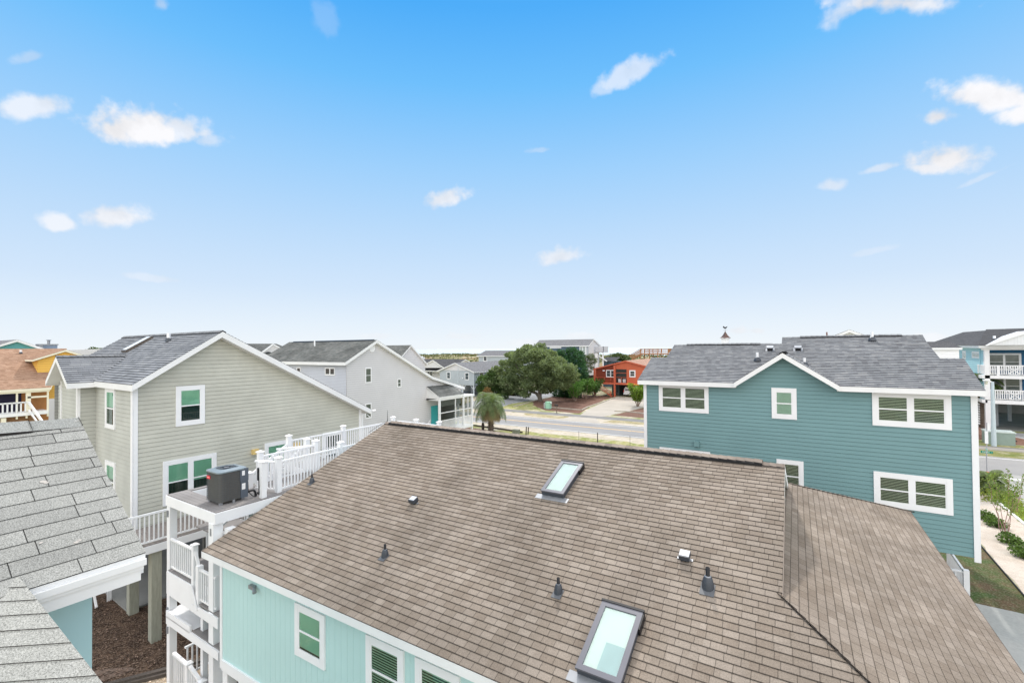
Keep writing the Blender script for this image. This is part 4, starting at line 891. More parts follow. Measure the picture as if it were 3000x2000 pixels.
a=tz(2281,1345);b=tz(2352,1354); window(T,fT,tz(2275,1346)[0],tz(2354,1354)[0],a[1]-1.2,a[1]+.02,1,.13,'slat')
m=MB(); p=tz(2042,1298); pbox(m,fT,p[0]-.1,p[0]+.1,p[1]-.12,p[1]+.1,0,.14); T.part('dryer_vent',m,TEAL)
plT=((0,e0,ez_),(0,-sT,1)); uT=Vector((1,0,0)); vT=Vector((0,1,sT)).normalized(); nT=Vector((0,-sT,1)).normalized()
def rbox(px,py,label):
    c=at(px,py,TY,pl=plT); K2=Thing('box_vent',label,'roof vent',c,TY,'box vents on the blue gray roof')
    m=MB(); m.hexa([c+uT*u+vT*v+nT*h for h in (.0,.12) for u,v in ((-.1,-.1),(.1,-.1),(.1,.15),(-.1,.15))]); K2.part('throat',m,BLACKP)
    m=MB(); m.hexa([c+uT*u+vT*v+nT*h for h in (.10,.16) for u,v in ((-.13,-.08),(.13,-.08),(.13,.17),(-.13,.17))]); m.hexa([c+uT*u+vT*v+nT*h for h in (.0,.02) for u,v in ((-.17,-.12),(.17,-.12),(.17,.2),(-.17,.2))]); K2.part('hood',m,LTMET)
rbox(2256,1026,'box vent left of the center on the teal house roof, beside the taller ridge step'); rbox(2338,1026,'box vent just right of the ridge step on the teal house roof')
miniboot(plT,2219,1057,TY,'white vent pipe left of the small front gable on the teal house',"white vent pipes on the blue gray roof",.055,.36)
miniboot(plT,2357,1072,TY,'white vent pipe tucked behind the right slope of the small front gable',"white vent pipes on the blue gray roof",.05,.32)
miniboot(plT,2555,998,TY,'white vent pipe just below the highest ridge of the teal house',"white vent pipes on the blue gray roof",.055,.36)
# under storey, stair rail
m=MB(); m.box(-5.6,2.2,21.2,28,0,2.5); m.box(2.3,3.1,21.1,21.25,1.6,2.5); T.part('ground_storey_wall',m,TEAL)
m=MB(); m.box(2.3,3.05,21.05,21.1,0,1.62); m.box(3.3,3.45,21.0,21.15,0,2.5); T.part('skirting_panel',m,WHITE)
m=MB(); m.path([(1.5,yT-.03,2.1),(2.0,yT-.03,2.02),(2.5,yT-.03,2.15),(2.9,yT-.03,2.5)],.02,6); T.part('service_cable',m,BLACKP)
m=MB(); railing(m,(3.6,23.0,.15),(4.75,23.0,.15),1.0,.16); railing(m,(4.75,23.05,.15),(4.75,25.6,.15),1.0,.16); post(m,4.78,23.0,0,1.24,.16,False); T.part('porch_railing',m,VINYL)
m=MB(); m.box(3.1,4.7,23.1,25.6,0,.12); T.part('porch_floor',m,mat('red_porch_floor',(.22,.07,.05),.7,.1))

# ================================================================== OWN HOUSE (the roof we look over, lower left)
O=Thing('near_house','nearest house, lower left, with large speckled gray shingles','house',(-6,0,0))
yo=1.585; zrO=8.72; zeO=7.74; xeO=-4.62; xrO=-6.27; sO=(zrO-zeO)/(xeO-xrO)
r1=[(xrO,yo,zrO),(xeO,yo,zeO),(xeO,-3,zeO),(xrO,-3,zrO)]; r2=[(xrO,yo,zrO),(xrO-1.7,yo,zeO),(xrO-1.7,-3,zeO),(xrO,-3,zrO)]
m=MB(); slab(m,r1,.06); slab(m,r2,.06)
m.box(xeO-.02,xeO,-3,yo-.03,zeO-.205,zeO-.05); m.box(xeO,xeO+.028,-3,yo,zeO-.085,zeO-.035); m.box(xeO,xeO+.014,-3,yo-.015,zeO-.115,zeO-.085)
m.prism([(xrO,yo-.05,zrO-.06),(xeO-.021,yo-.05,zeO-.06),(xeO-.021,yo-.05,zeO-.16),(xrO,yo-.05,zrO-.20)],(0,.045,0))
O.part('fascia',m,FASC)
m=MB(); shingles(m,r1,exp=.143,t=.006); shingles(m,r2,exp=.143,t=.006); RO=O.part('roof',m,[NEARG,BUTT])
m=MB(); ds1=Vector((xeO-xrO,0,zeO-zrO)).normalized(); ds2=Vector((-(xeO-xrO),0,zeO-zrO)).normalized()
caps(m,(xrO,yo-.36,zrO-.0),(xrO,yo+.0,zrO-.0),ds1,ds2,.15,.36,.012,.01); caps(m,(xrO,-3,zrO+.03),(xrO,yo-.70,zrO+.03),ds1,ds2,.16,.30,.03,.012); 
caps(m,(xrO,yo-.70,zrO+.01),(xrO,yo-.36,zrO+.01),ds1,ds2,.16,.34,.02,.012)
ridge_vent(m,(xrO,-3,zrO),(xrO,yo-.72,zrO),ds1,ds2,.19,.03,2)
O.part('ridge_cap',m,[CAPN,BUTT,BLACKP],RO)
# lower facet in front whose hip edge hides the end of the eave
E0=at(58,1700,x=-4.72); fw=lv(0,1,0); rt=lv(1,.10,0).normalized()
def q(l,u): return Vector((E0.x,E0.y,E0.z+.02))+rt*l-fw*u-Vector((0,0,.50*u))
top=[q(-1.2,0),q(0,0)]
hipx=lambda u:1.62*u
m=MB(); poly=[q(-1.2,0),q(.0,0),q(hipx(1.3),1.3),q(-1.2,1.3)]
shingles(m,poly,exp=.105,t=.007)
hd=(q(hipx(1),1)-q(0,0)).normalized(); out=(rt*-.05-Vector((0,0,1))).normalized()
m.face([q(0,0),q(hipx(1.3),1.3),q(hipx(1.3),1.3)+out*.9,q(0,0)+out*.9],0,[(0,0),(0,1.6),(.9,1.6),(.9,0)])
O.part('lower_roof',m,[NEARG2,BUTT])
m=MB(); plO=((xrO,yo,zrO+.012),(zrO-zeO,0,xeO-xrO))
for px,py,r in ((127,1411,.016),(135,1414,.010),(225,1588,.012),(232,1583,.008),(120,1590,.008)):
    c=at(px,py,pl=plO); n=9; m.face([(c.x+r*math.cos(6.283*k/n)*(.6+.8*R_.random()),c.y+1.5*r*math.sin(6.283*k/n)*(.6+.8*R_.random()),0) for k in range(n)])
    m.v[-n:]=[(v[0],v[1],c.z-(v[0]-c.x)*sO+.004) for v in m.v[-n:]]
O.part('pale_stain',m,mat('bird_lime',(.42,.39,.36),.8,.1))
wx=-4.95; m=MB(); fO=FR('x',wx,1)
m.face([(wx,-3,0),(wx,1.30,0),(wx,1.30,zeO),(wx,-3,zeO)])
pbox(m,fO,-3,1.0,7.0-.02,7.62,0,.018); pbox(m,fO,-3,1.0,6.2,6.98,0,.026); pbox(m,fO,-3,1.0,5.3,6.18,0,.026); m.box(wx-4,wx,1.28,1.32,0,zeO); m.box(wx-4,wx-3.9,-3,1.3,0,zeO)
O.part('wall',m,OWNW)
m=MB(); pbox(m,fO,1.02,1.33,0,7.6,0,.035); O.part('corner_board',m,OWNW)

# ================================================================== second gray house (between sage house and road)
Hx=-29.5; G=Thing('gray_vinyl_house','light gray vinyl house with round gable vent and small screened porch','house',(-35,28,0))
yc2,zc2=22.7,8.5; yp,zp=25.39,10.05; yk,zk=31.9,6.72; ye2,ze2=36.6,5.42
fG=FR('x',Hx,1); m=MB(); lap(m,fG,[(yc2,.8),(yk,.8),(yk,zk-.05),(yp,zp-.1),(yc2,zc2-.05)],.17,.014); lap(m,fG,[(yk,3.9),(ye2-.25,3.9),(ye2-.25,ze2-.02),(yk,zk-.05)],.115,.012); lap(m,fG,[(yk,.8),(33.0,.8),(33.0,3.9),(yk,3.9)],.115,.012)
m.box(-41,Hx-.02,ye2-1.2,ye2-1.1,.8,5.2); m.box(-41.1,-41,yc2,ye2-1.2,.8,8); G.part('wall',m,LGRAY)
fG2=FR('y',yc2,-1); m=MB(); lap(m,fG2,[(-41,.8),(Hx,.8),(Hx,zc2),(-41,zc2)],.115,.012); G.part('wall',m,mat('shaded_gray_vinyl',(.54,.56,.62),.55,.04,1))  # bluish darker copy of the vinyl: shade of this side put into the colour
ra=[(-41.3,yc2-.35,zc2-.05),(Hx+.35,yc2-.35,zc2-.05),(Hx+.35,yp,zp+.1),(-41.3,yp,zp+.1)]
rb=[(-41.3,yp,zp+.1),(Hx+.35,yp,zp+.1),(Hx+.35,yk,zk+.12),(-41.3,yk,zk+.12)]; rc=[(-41.3,yk,zk+.12),(Hx+.35,yk,zk+.12),(Hx+.35,ye2,ze2+.12),(-41.3,ye2,ze2+.12)]
m=MB(); [slab(m,r,.24) for r in (ra,rb,rc)]; G.part('fascia',m,FASC)
m=MB(); [shingles(m,r,exp=.15,t=.012) for r in (ra,rb,rc)]; RG=G.part('roof',m,[OLDG,BUTT])
m=MB(); ridge_vent(m,(-40.6,yp,zp+.1),(Hx,yp,zp+.1),(0,-1,-.6),(0,1,-.5),.15,.05,0); G.part('ridge_vent',m,BLACKP,RG)
for (x0,y0,x1,y1_) in ((1069,1077,1088,1121),(1163,1109,1175,1134),(1069,1182,1088,1224)):
    a=at(x0,y0,x=Hx);b=at(x1,y1_,x=Hx); window(G,fG,a.y,b.y,b.z,a.z,1,.06,'none',far=True,glassm=mat('olive_glass',(.09,.11,.085),.15,.1,2,spec=.6))
for (x0,y0,x1,y1_,c) in ((870,1075,882,1104,1),(953,1076,982,1100,2),(820,1075,838,1085,1)):
    a=at(x0,y0,y=yc2);b=at(x1,y1_,y=yc2); window(G,fG2,a.x,b.x,b.z,a.z,c,.06,'none',far=True,rail=c==1)
m=MB(); p=at(1089,1020,x=Hx); 
def disc(mb,f,u,z,r,o0,o1,n=20,mi=0):
    ring=[(u+r*math.cos(2*math.pi*k/n),z+r*math.sin(2*math.pi*k/n)) for k in range(n)]
    mb.face([f(a,b,o1) for a,b in ring],mi)
    for k in range(n): a,b=ring[k],ring[(k+1)%n]; mb.face([f(*a,o0),f(*b,o0),f(*b,o1),f(*a,o1)],mi)
disc(m,fG,p.y,p.z,.30,0,.06); G.part('gable_vent',m,VINYL)
m=MB(); c=at(922,1014,pl=(ra[0],(0,-(zp-zc2+.15)/(yp-yc2+.35),1))); m.tube(c,c+Vector((0,0,.5)),.06,.06,8); G.part('vent_pipe',m,VINYL)
# porch on the right end
def gz(px,py): p=at(px,py,x=Hx); return p.y,p.z
py0,py1=31.4,34.9
m=MB(); ra2=[(Hx,py0,5.95),(Hx,py1,5.9),(Hx+1.6,py1,5.05),(Hx+1.6,py0,5.05)]; shingles(m,ra2,t=.012); G.part('porch_roof',m,[OLDG,BUTT])
m=MB(); slab(m,ra2,.16); m.prism([(Hx,py0,5.85),(Hx+1.55,py0,4.9),(Hx,py0,4.7)],(0,.05,0)); m.box(Hx,Hx+1.55,py0,ye2,4.72,4.88); G.part('porch_fascia',m,FASC)
m=MB()
for x,y in ((Hx+1.5,py0+.1),(Hx+1.5,py1),(Hx+1.5,36.2),(Hx-.2,36.2)): post(m,x,y,0,4.8,.16,False)
for y in (33.7,35.6): m.box(Hx+1.45,Hx+1.52,y,y+.07,2.7,4.8)
m.box(Hx+1.45,Hx+1.52,py0,36.2,3.55,3.62)
G.part('porch_post',m,WHITE)
m=MB(); m.box(Hx-.1,Hx+1.6,py0,36.3,1.75,1.95); G.part('porch_floor',m,WHITE)
m=MB(); railing(m,(Hx+1.55,py0+.1,1.9),(Hx+1.55,36.2,1.9),1.0,.16,.08,.05); G.part('porch_railing',m,VINYL)
m=MB(); m.face([(Hx+1.44,py0+.1,2.9),(Hx+1.44,36.2,2.9),(Hx+1.44,36.2,4.75),(Hx+1.44,py0+.1,4.75)]); G.part('porch_screen',m,glass('insect_screen',(.40,.43,.40),-.9,.6))
m=MB(); m.box(Hx+.02,Hx+.06,32.0,32.9,1.95,4.1); G.part('screen_door',m,mat('turquoise_door',(.05,.42,.43),.5,.05))
m=MB(); railing(m,(Hx+1.6,py0+.1,1.9),(Hx+1.6,py0-2.2,.0),1.0,.16,.08,.05); railing(m,(Hx+.4,py0+.1,1.9),(Hx+.4,py0-2.2,.0),1.0,.16,.08,.05); G.part('stair_railing',m,VINYL)
m=MB(); 
for k in range(9): m.box(Hx+.4,Hx+1.55,py0-.1-k*.25,py0+.15-k*.25,1.72-k*.2,1.76-k*.2)
G.part('stair_tread',m,WHITE)

# ================================================================== generic distant gabled house
def house(name,label,x0,x1,y0,y1,zb,ze0,ze1,zr,axis,wallm,roofm,rev=.2,oh=.4,r=None,fas=FASC,fth=.2,t=.014,base=None,group=None,vert=False,gablem=None,piles=0,pilem=None):
    Hh=Thing(name,label,'house',base or ((x0+x1)/2,(y0+y1)/2,0),0,group)
    m=MB(); sd_=vgroove if vert else lap; a=(m,)
    def S(f,poly): (vgroove(m,f,poly,rev*2) if vert else lap(m,f,poly,rev,.014))
    if axis=='y':
        r=r if r is not None else (x0+x1)/2
        gab=[(x0,zb),(x1,zb),(x1,ze1),(r,zr),(x0,ze0)]
        S(FR('y',y0,-1),gab); S(FR('y',y1,1),gab); S(FR('x',x0,-1),[(y0,zb),(y1,zb),(y1,ze0),(y0,ze0)]); S(FR('x',x1,1),[(y0,zb),(y1,zb),(y1,ze1),(y0,ze1)])
        s0=(zr-ze0)/(r-x0); s1=(zr-ze1)/(x1-r); L=.08
        A1=[(r,y0-oh,zr+L),(x0-oh,y0-oh,ze0-s0*oh+L),(x0-oh,y1+oh,ze0-s0*oh+L),(r,y1+oh,zr+L)]; A2=[(r,y0-oh,zr+L),(x1+oh,y0-oh,ze1-s1*oh+L),(x1+oh,y1+oh,ze1-s1*oh+L),(r,y1+oh,zr+L)]
    else:
        r=r if r is not None else (y0+y1)/2
        gab=[(y0,zb),(y1,zb),(y1,ze1),(r,zr),(y0,ze0)]
        S(FR('x',x0,-1),gab); S(FR('x',x1,1),gab); S(FR('y',y0,-1),[(x0,zb),(x1,zb),(x1,ze0),(x0,ze0)]); S(FR('y',y1,1),[(x0,zb),(x1,zb),(x1,ze1),(x0,ze1)])
        s0=(zr-ze0)/(r-y0); s1=(zr-ze1)/(y1-r); L=.08
        A1=[(x0-oh,r,zr+L),(x0-oh,y0-oh,ze0-s0*oh+L),(x1+oh,y0-oh,ze0-s0*oh+L),(x1+oh,r,zr+L)]; A2=[(x0-oh,r,zr+L),(x0-oh,y1+oh,ze1-s1*oh+L),(x1+oh,y1+oh,ze1-s1*oh+L),(x1+oh,r,zr+L)]
    m.face([(x0,y0,zb),(x1,y0,zb),(x1,y1,zb),(x0,y1,zb)])
    Hh.part('wall',m,wallm)
    m=MB(); slab(m,A1,fth); slab(m,A2,fth); Hh.part('fascia',m,fas)
    m=MB(); shingles(m,A1,exp=.2,t=t); shingles(m,A2,exp=.2,t=t); Hh.roof=Hh.part('roof',m,[roofm,BUTT]); Hh.A1,Hh.A2=A1,A2
    return Hh
# gray stilt house by the oak
g3=house('gray_stilt_house','low gray stilt house with pale gable, left of the live oak',-64.1,-55.35,72.3,88,2.14,4.95,4.9,6.5,'y',BGRAY,GRAYR,.2,.45)
f3=FR('y',72.3,-1); f3x=FR('x',-55.35,1)
m=MB(); m.prism([(-63.2,72.27,5.0),(-56.2,72.27,5.0),(-59.75,72.27,6.42)],(0,-.03,0)); g3.part('gable_panel',m,LGRAY)
for (a0,b0,a1,b1) in ((1309,1089,1320,1110),(1362,1091,1374,1113)):
    a=at(a0,b0,y=72.3);b=at(a1,b1,y=72.3); window(g3,f3,a.x,b.x,b.z,a.z,1,.10,'none',far=True)
a=at(1404,1091,x=-55.35);b=at(1416,1114,x=-55.35); window(g3,f3x,a.y,b.y,b.z,a.z,1,.1,'none',far=True)
m=MB(); 
for x,y in ((-55.5,72.5),(-58.3,72.5),(-61,72.5),(-63.8,72.5),(-55.5,78),(-55.5,83),(-59.5,77),(-63,78)): m.box(x-.13,x+.13,y-.13,y+.13,0,2.2)
for x,y,dx,dy in ((-55.5,72.5,-.8,0),(-58.3,72.5,.8,0),(-58.3,72.5,-.8,0),(-61,72.5,.8,0),(-55.5,72.5,0,.8)): m.bar((x,y,1.2),(x+dx,y+dy,2.1),.1,.1)
g3.split('piling',m,mat('blue_white_piling',(.62,.65,.70),.6,.05))
m=MB(); m.box(-64,-60,80,88,0,2.14); m.box(-64.2,-55,72,88,.0,.03); g3.part('store_wall',m,OLDC)
m=MB(); pbox(m,f3,-59.3,-59.1,2.2,5.4,.03,.1); pbox(m,FR('y',72.3,-1),-55.45,-55.25,2.1,4.85,.02,.05); g3.part('downspout',m,mat('pale_spout',(.5,.55,.58),.5,.03))
m=MB(); m.tube((-58.0,72.2,3.55),(-58.0,72.0,3.45),.15,.05,8); g3.part('satellite_dish',m,VINYL)
# dark roofed house with white chimney box behind it
g4=house('brown_gray_roof_house','house with dark gray brown roof and white box chimney behind the gray stilt house',-106,-81,95,108,0,3.9,3.9,6.35,'x',LGRAY,DARKR,.25,.5)
m=MB(); p=at(1231,1054,y=103); m.box(p.x-1,p.x+1,102.5,104,5.8,6.9); m.box(p.x-.5,p.x+.5,102.8,103.7,6.9,7.2); g4.part('chimney',m,WHITE)
gx=-84.0; m=MB(); m.prism([(-89.6,92.6,4.25),(-80.3,92.6,4.4),(gx-.3,92.6,6.35)],(0,.1,0)); g4.part('front_gable_wall',m,LGRAY)
m=MB(); 
for q2 in ([(-90,92.3,4.15),(gx-.3,92.3,6.45),(gx-.3,101,6.45),(-90,97,4.15)],[(-80,92.3,4.25),(gx-.3,92.3,6.45),(gx-.3,101,6.45),(-80,97,4.25)]): slab(m,q2,.22)
m.box(-91.2,-80.2,92.0,92.3,3.35,3.6); g4.part('front_gable_fascia',m,FASC)
m=MB(); shingles(m,[(-90,92.3,4.2),(gx-.3,92.3,6.5),(gx-.3,101,6.5),(-90,97,4.2)],exp=.25); shingles(m,[(-80,92.3,4.3),(gx-.3,92.3,6.5),(gx-.3,101,6.5),(-80,97,4.3)],exp=.25); g4.part('front_gable_roof',m,[DARKR,BUTT])
m=MB(); shingles(m,[(-91.2,91.9,3.6),(-80.2,91.9,3.6),(-80.2,95,4.3),(-91.2,95,4.3)],exp=.25); g4.part('porch_roof',m,[DARKR,BUTT])
m=MB(); m.box(-91,-80.4,94.4,94.6,0,3.5); g4.part('porch_wall',m,LGRAY)
a=at(1251,1085,y=94.3);b=at(1267,1100,y=94.3); window(g4,FR('y',94.35,-1),a.x,b.x,b.z-.2,a.z-.1,2,.1,'none',far=True)
# far gray house
g5=house('far_gray_house','distant gray house with hip look roof, beyond the gray stilt house',-89.8,-73,120,129,0,7.1,7.1,8.6,'x',BGRAY,GRAYR,.25,.5)
a=at(1416,1043,y=120);b=at(1427,1058,y=120); window(g5,FR('y',120,-1),a.x,b.x,b.z,a.z,1,.16,'none',far=True)
# slate blue house behind the oak
g6=house('slate_blue_house','tall slate blue and gray house rising behind the live oak','-' and -56.0,-42.2,98,104.5,3.0,9.95,9.95,11.25,'x',BGRAY,GRAYR,.2,.35,r=100.6)
f6=FR('y',98,-1); m=MB(); lap(m,FR('y',97.98,-1),[(-56,3.0),(-42.6,3.0),(-42.6,9.9),(-56,9.9)],.2,.014); g6.part('front_wall',m,SLATEB)
m=MB(); lap(m,FR('x',-42.17,1),[(98,3.0),(104.5,3),(104.5,9.9),(100.6,11.1),(98,9.9)],.2,.014); g6.part('side_wall',m,LGRAY)
a=at(1698,1014,y=98);b=at(1717,1038,y=98); window(g6,FR('y',97.96,-1),a.x,b.x,b.z,a.z,2,.13,'none',far=True,rail=False,glassm=mat('pale_curtain_glass',(.33,.38,.36),.2,.1,2,spec=.6))
m=MB(); m.box(-52,-49,97.8,97.95,9.3,9.6); pbox(m,FR('y',97.96,-1),-42.75,-42.6,3,9.8,.02,.12); g6.part('downspout',m,VINYL)
m=MB(); m.box(-42,-39.9,101.5,104.5,8.2,8.35); m.box(-42,-39.9,101.4,101.5,8.35,9.6); m.box(-40.0,-39.9,101.4,104.5,8.35,9.6); g6.part('balcony',m,mat('gray_white_boards',(.5,.51,.54),.6,.12,1,stretch=(9,9,.3)))
m=MB()
for x in (-41.8,-40.1): m.box(x-.12,x+.12,101.5,101.75,3,8.3)
m.box(-41.9,-41.2,101,101.3,3,8); m.bar((-41,101.3,7.4),(-39.0,101.3,6.2),.3,.15); g6.part('balcony_post',m,WHITE)
m=MB(); m.box(-41.5,-38.6,105,112,0,6.0); g6.part('rear_wing',m,SLATEB)
m=MB(); shingles(m,[(-41.8,104.6,6.1),(-38.2,104.6,6.1),(-38.2,108,7.0),(-41.8,108,7.0)],exp=.2); g6.part('rear_roof',m,[DARKR,BUTT])
m=MB()
for x in (-55,-50,-45,-42.5): m.box(x-.15,x+.15,98.1,98.4,0,3)
m.box(-56,-42,101,104,0,3); g6.split('piling',m,DRKW)
# ================================================================== red house
yR0=85.2; rx0,rx1,rpk=-35.2,-22.8,-29.0
Rh=house('red_house','coral red stilt house with salmon roof and a white car parked beneath',rx0,rx1,yR0,99,2.5,5.25,5.25,6.80,'y',RED,PINKR,.18,.35,vert=True,fas=RED2,fth=.22)
fR=FR('y',yR0,-1)
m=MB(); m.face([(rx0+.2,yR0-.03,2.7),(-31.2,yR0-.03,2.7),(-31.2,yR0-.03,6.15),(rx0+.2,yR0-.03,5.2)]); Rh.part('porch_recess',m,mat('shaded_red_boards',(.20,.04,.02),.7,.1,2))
a=at(1776,1083,y=yR0);b=at(1803,1105,y=yR0); window(Rh,FR('y',yR0-.04,-1),a.x,b.x,b.z,a.z,2,.12,'none',far=True)
a=at(1844,1084,y=yR0);b=at(1862,1105,y=yR0); window(Rh,FR('y',yR0-.02,-1),a.x,b.x,b.z,a.z,1,.17,'none',far=True)
a=at(1884,1085,y=yR0); window(Rh,FR('y',yR0-.02,-1),a.x,a.x+1.2,a.z-1.3,a.z,1,.17,'none',far=True)
m=MB(); a=at(1805,1081,y=yR0);b=at(1836,1121,y=yR0); pbox(m,fR,a.x,b.x,b.z,a.z,.01,.05,0); Rh.part('screened_porch',m,SCREEN)
m=MB(); pbox(m,fR,a.x,b.x,a.z-.75,a.z-.68,.05,.09); pbox(m,fR,a.x,b.x,b.z+.95,b.z+1.02,.05,.09); pbox(m,fR,(a.x+b.x)/2-.03,(a.x+b.x)/2+.03,b.z,b.z+1,.05,.09); Rh.part('screen_frame',m,RED2)
m=MB(); m.box(rx0-.1,rx1+.1,yR0-.9,yR0-.02,2.35,2.62); Rh.part('floor_beam',m,RED2)
for x,y in ((rx0+.1,yR0-.75),(-31.05,yR0-.75),(-31.05,yR0+4),(-27,yR0+5),(-23.2,yR0-.3),(-23.2,yR0+5)):
    m=MB(); m.box(x-.14,x+.14,y-.14,y+.14,0,2.4 if y>yR0-.5 else 5.9 if x>-32 else 5.1); Rh.split('piling',m,RED2)
m=MB(); railing(m,(rx0+.1,yR0-.8,2.6),(-31.1,yR0-.8,2.6),1.05,1.3,.07,.06,.45); Rh.part('porch_railing',m,RED2)
m=MB()
for x in (-30.5,-29.6): 
    for k in range(5): m.box(x+k*.11-.03,x+k*.11+.03,yR0-.13,yR0-.09,2.7,3.35)
Rh.part('porch_chair',m,VINYL)
m=MB(); m.box(rx0+.5,rx1-.5,yR0+7.5,yR0+7.6,0,2.5); m.box(-31,-30.9,yR0+1,yR0+7,0,2.5); Rh.part('garage_wall',m,mat('gray_green_board',(.10,.13,.13),.8,.1))
m=MB(); x0s=-35.0
railing(m,(-34.2,yR0-1.3,1.55),(-31.6,yR0-1.3,.0),1.0,.22,.08,.06,.1); railing(m,(-35.4,yR0-1.3,1.55),(-34.2,yR0-1.3,1.55),1.0,.22,.08,.06,.1); post(m,-31.6,yR0-1.3,0,1.1,.12,False); Rh.part('stair_railing',m,RED2)
m=MB()
for k in range(8): m.box(-34.1+k*.32,-33.8+k*.32,yR0-1.25,yR0-.2,1.45-k*.19,1.5-k*.19)
m.box(-35.4,-34.1,yR0-1.3,yR0-.2,1.5,1.56); Rh.part('stair_tread',m,RED2)
m=MB(); 
xx=-28.6
for k,wd in enumerate((.16,.12,.12,.1,0,0,.16,.12,.14,.12,.1,.12)):
    if wd: m.box(xx,xx+wd,yR0-.93,yR0-.905,2.42,2.55)
    xx+=.21
Rh.part('beam_lettering',m,mat('yellow_letters',(.85,.55,.05),.5,0))
m=MB(); m.bar((rx1-.3,yR0-.9,2.3),(rx1-1.4,yR0-.9,1.2),.12,.12); m.bar((-27.6,yR0-.9,2.3),(-26.9,yR0-.9,1.6),.1,.1); Rh.split('knee_brace',m,RED2)
m=MB(); c=at(1769,1085,y=yR0-.1); m.box(c.x-.2,c.x+.2,yR0-.2,yR0-.05,c.z-.12,c.z+.08); Rh.part('porch_light',m,VINYL)
# white car, seen from behind
cx_,cy_=-28.75,85.6
V=Thing('parked_car','white sport utility car parked under the red house, seen from behind','car',(cx_,cy_+2.4,0))
def loft(mb,secs,mi=0):
    n=len(secs[0])
    for a,b in zip(secs,secs[1:]):
        for k in range(n): mb.face([a[k],a[(k+1)%n],b[(k+1)%n],b[k]],mi)
    mb.face(list(reversed(secs[0])),mi); mb.face(secs[-1],mi)
def sec(y,w,z0,z1,wt=None):
    wt=wt or w; c=.08
    return [(cx_-w+c,y,z0),(cx_+w-c,y,z0),(cx_+w,y,z0+c*2),(cx_+w,y,(z0+z1)/2),(cx_+wt,y,z1-c),(cx_+wt-c,y,z1),(cx_-wt+c,y,z1),(cx_-wt,y,z1-c),(cx_-w,y,(z0+z1)/2),(cx_-w,y,z0+c*2)]
CARW=mat('white_car_paint',(.78,.79,.80),.25,.02,2,coat=.6,spec=.5); TYRE=mat('tyre',(.02,.02,.022),.8,.1); CGL=mat('car_glass',(.015,.02,.025),.06,.05,1,spec=.9)
m=MB(); loft(m,[sec(cy_,.93,.45,1.12),sec(cy_+.1,.99,.36,1.16),sec(cy_+1,1.0,.34,1.17),sec(cy_+3.3,1.0,.34,1.16),sec(cy_+4.7,.97,.36,1.08),sec(cy_+5.0,.85,.45,.95)]); V.part('body',m,CARW)
m=MB(); loft(m,[sec(cy_+.08,.90,1.1,1.82,.72),sec(cy_+.35,.93,1.1,1.93,.76),sec(cy_+2.4,.93,1.1,1.95,.77),sec(cy_+3.5,.92,1.1,1.6,.85)]); V.part('cabin',m,CARW)
m=MB(); m.face([(cx_-.76,cy_+.06,1.22),(cx_+.76,cy_+.06,1.22),(cx_+.68,cy_+.11,1.72),(cx_-.68,cy_+.11,1.72)]); V.part('rear_window',m,CGL)
for s_ in (1,-1):
    m=MB(); m.face([(cx_+s_*.945,cy_+.5,1.2),(cx_+s_*.945,cy_+2.9,1.2),(cx_+s_*.83,cy_+2.6,1.78),(cx_+s_*.83,cy_+.6,1.80)]); V.part('side_window',m,CGL)
    m=MB(); m.box(cx_+s_*.93-.09,cx_+s_*.93+.05,cy_-.02,cy_+.12,.85,1.3); V.part('tail_light',m,mat('red_tail_light',(.45,.02,.02),.2,0,coat=.5))
    for yy in (cy_+.95,cy_+3.95):
        m=MB(); m.tube((cx_+s_*.80,yy,.37),(cx_+s_*1.0,yy,.37),.37,.37,18); w=V.part('wheel',m,TYRE)
        m=MB(); m.tube((cx_+s_*.99,yy,.37),(cx_+s_*1.01,yy,.37),.22,.22,12); V.part('rim',m,LTMET,w)
m=MB(); m.box(cx_-.95,cx_+.95,cy_-.12,cy_+.1,.45,.68); V.part('bumper',m,CARW)
m=MB(); m.box(cx_-.17,cx_+.17,cy_-.14,cy_-.12,.52,.64); V.part('license_plate',m,mat('plate',(.25,.25,.2),.5,.1))
# ================================================================== dune boardwalk deck
yD=118; W2=Thing('dune_deck','raised brown wooden dune deck with railings above the red house','deck',(-33,yD,5))
m=MB(); m.box(-36.5,-29.3,yD,yD+3.5,7.45,7.75); W2.part('deck_floor',m,TANW)
m=MB()
for x in (-36.4,-34.1,-32,-29.4):
    for y in (yD+.05,yD+3.4): m.box(x-.1,x+.1,y-.1,y+.1,4,8.9)
W2.split('deck_post',m,TANW)
m=MB(); railing(m,(-36.4,yD,7.75),(-29.4,yD,7.75),1.15,.28,.14,.07,.2,toph=.12); railing(m,(-36.4,yD+3.4,7.75),(-29.4,yD+3.4,7.75),1.15,.28,.14,.07,.2,toph=.12); railing(m,(-29.4,yD,7.75),(-29.4,yD+3.4,7.75),1.15,.28,.14,.07,.2,toph=.12); W2.part('deck_railing',m,TANW)
m=MB(); m.bar((-36.4,yD,7.6),(-40.6,yD,5.2),.3,.3); m.bar((-36.4,yD+2,7.6),(-40.6,yD+2,5.2),.3,.3); railing(m,(-36.4,yD,7.75),(-40.6,yD,5.3),1.15,.28,.14,.07,.2,toph=.12); railing(m,(-36.4,yD+2,7.75),(-40.6,yD+2,5.3),1.15,.28,.14,.07,.2,toph=.12); W2.part('deck_stair',m,TANW)
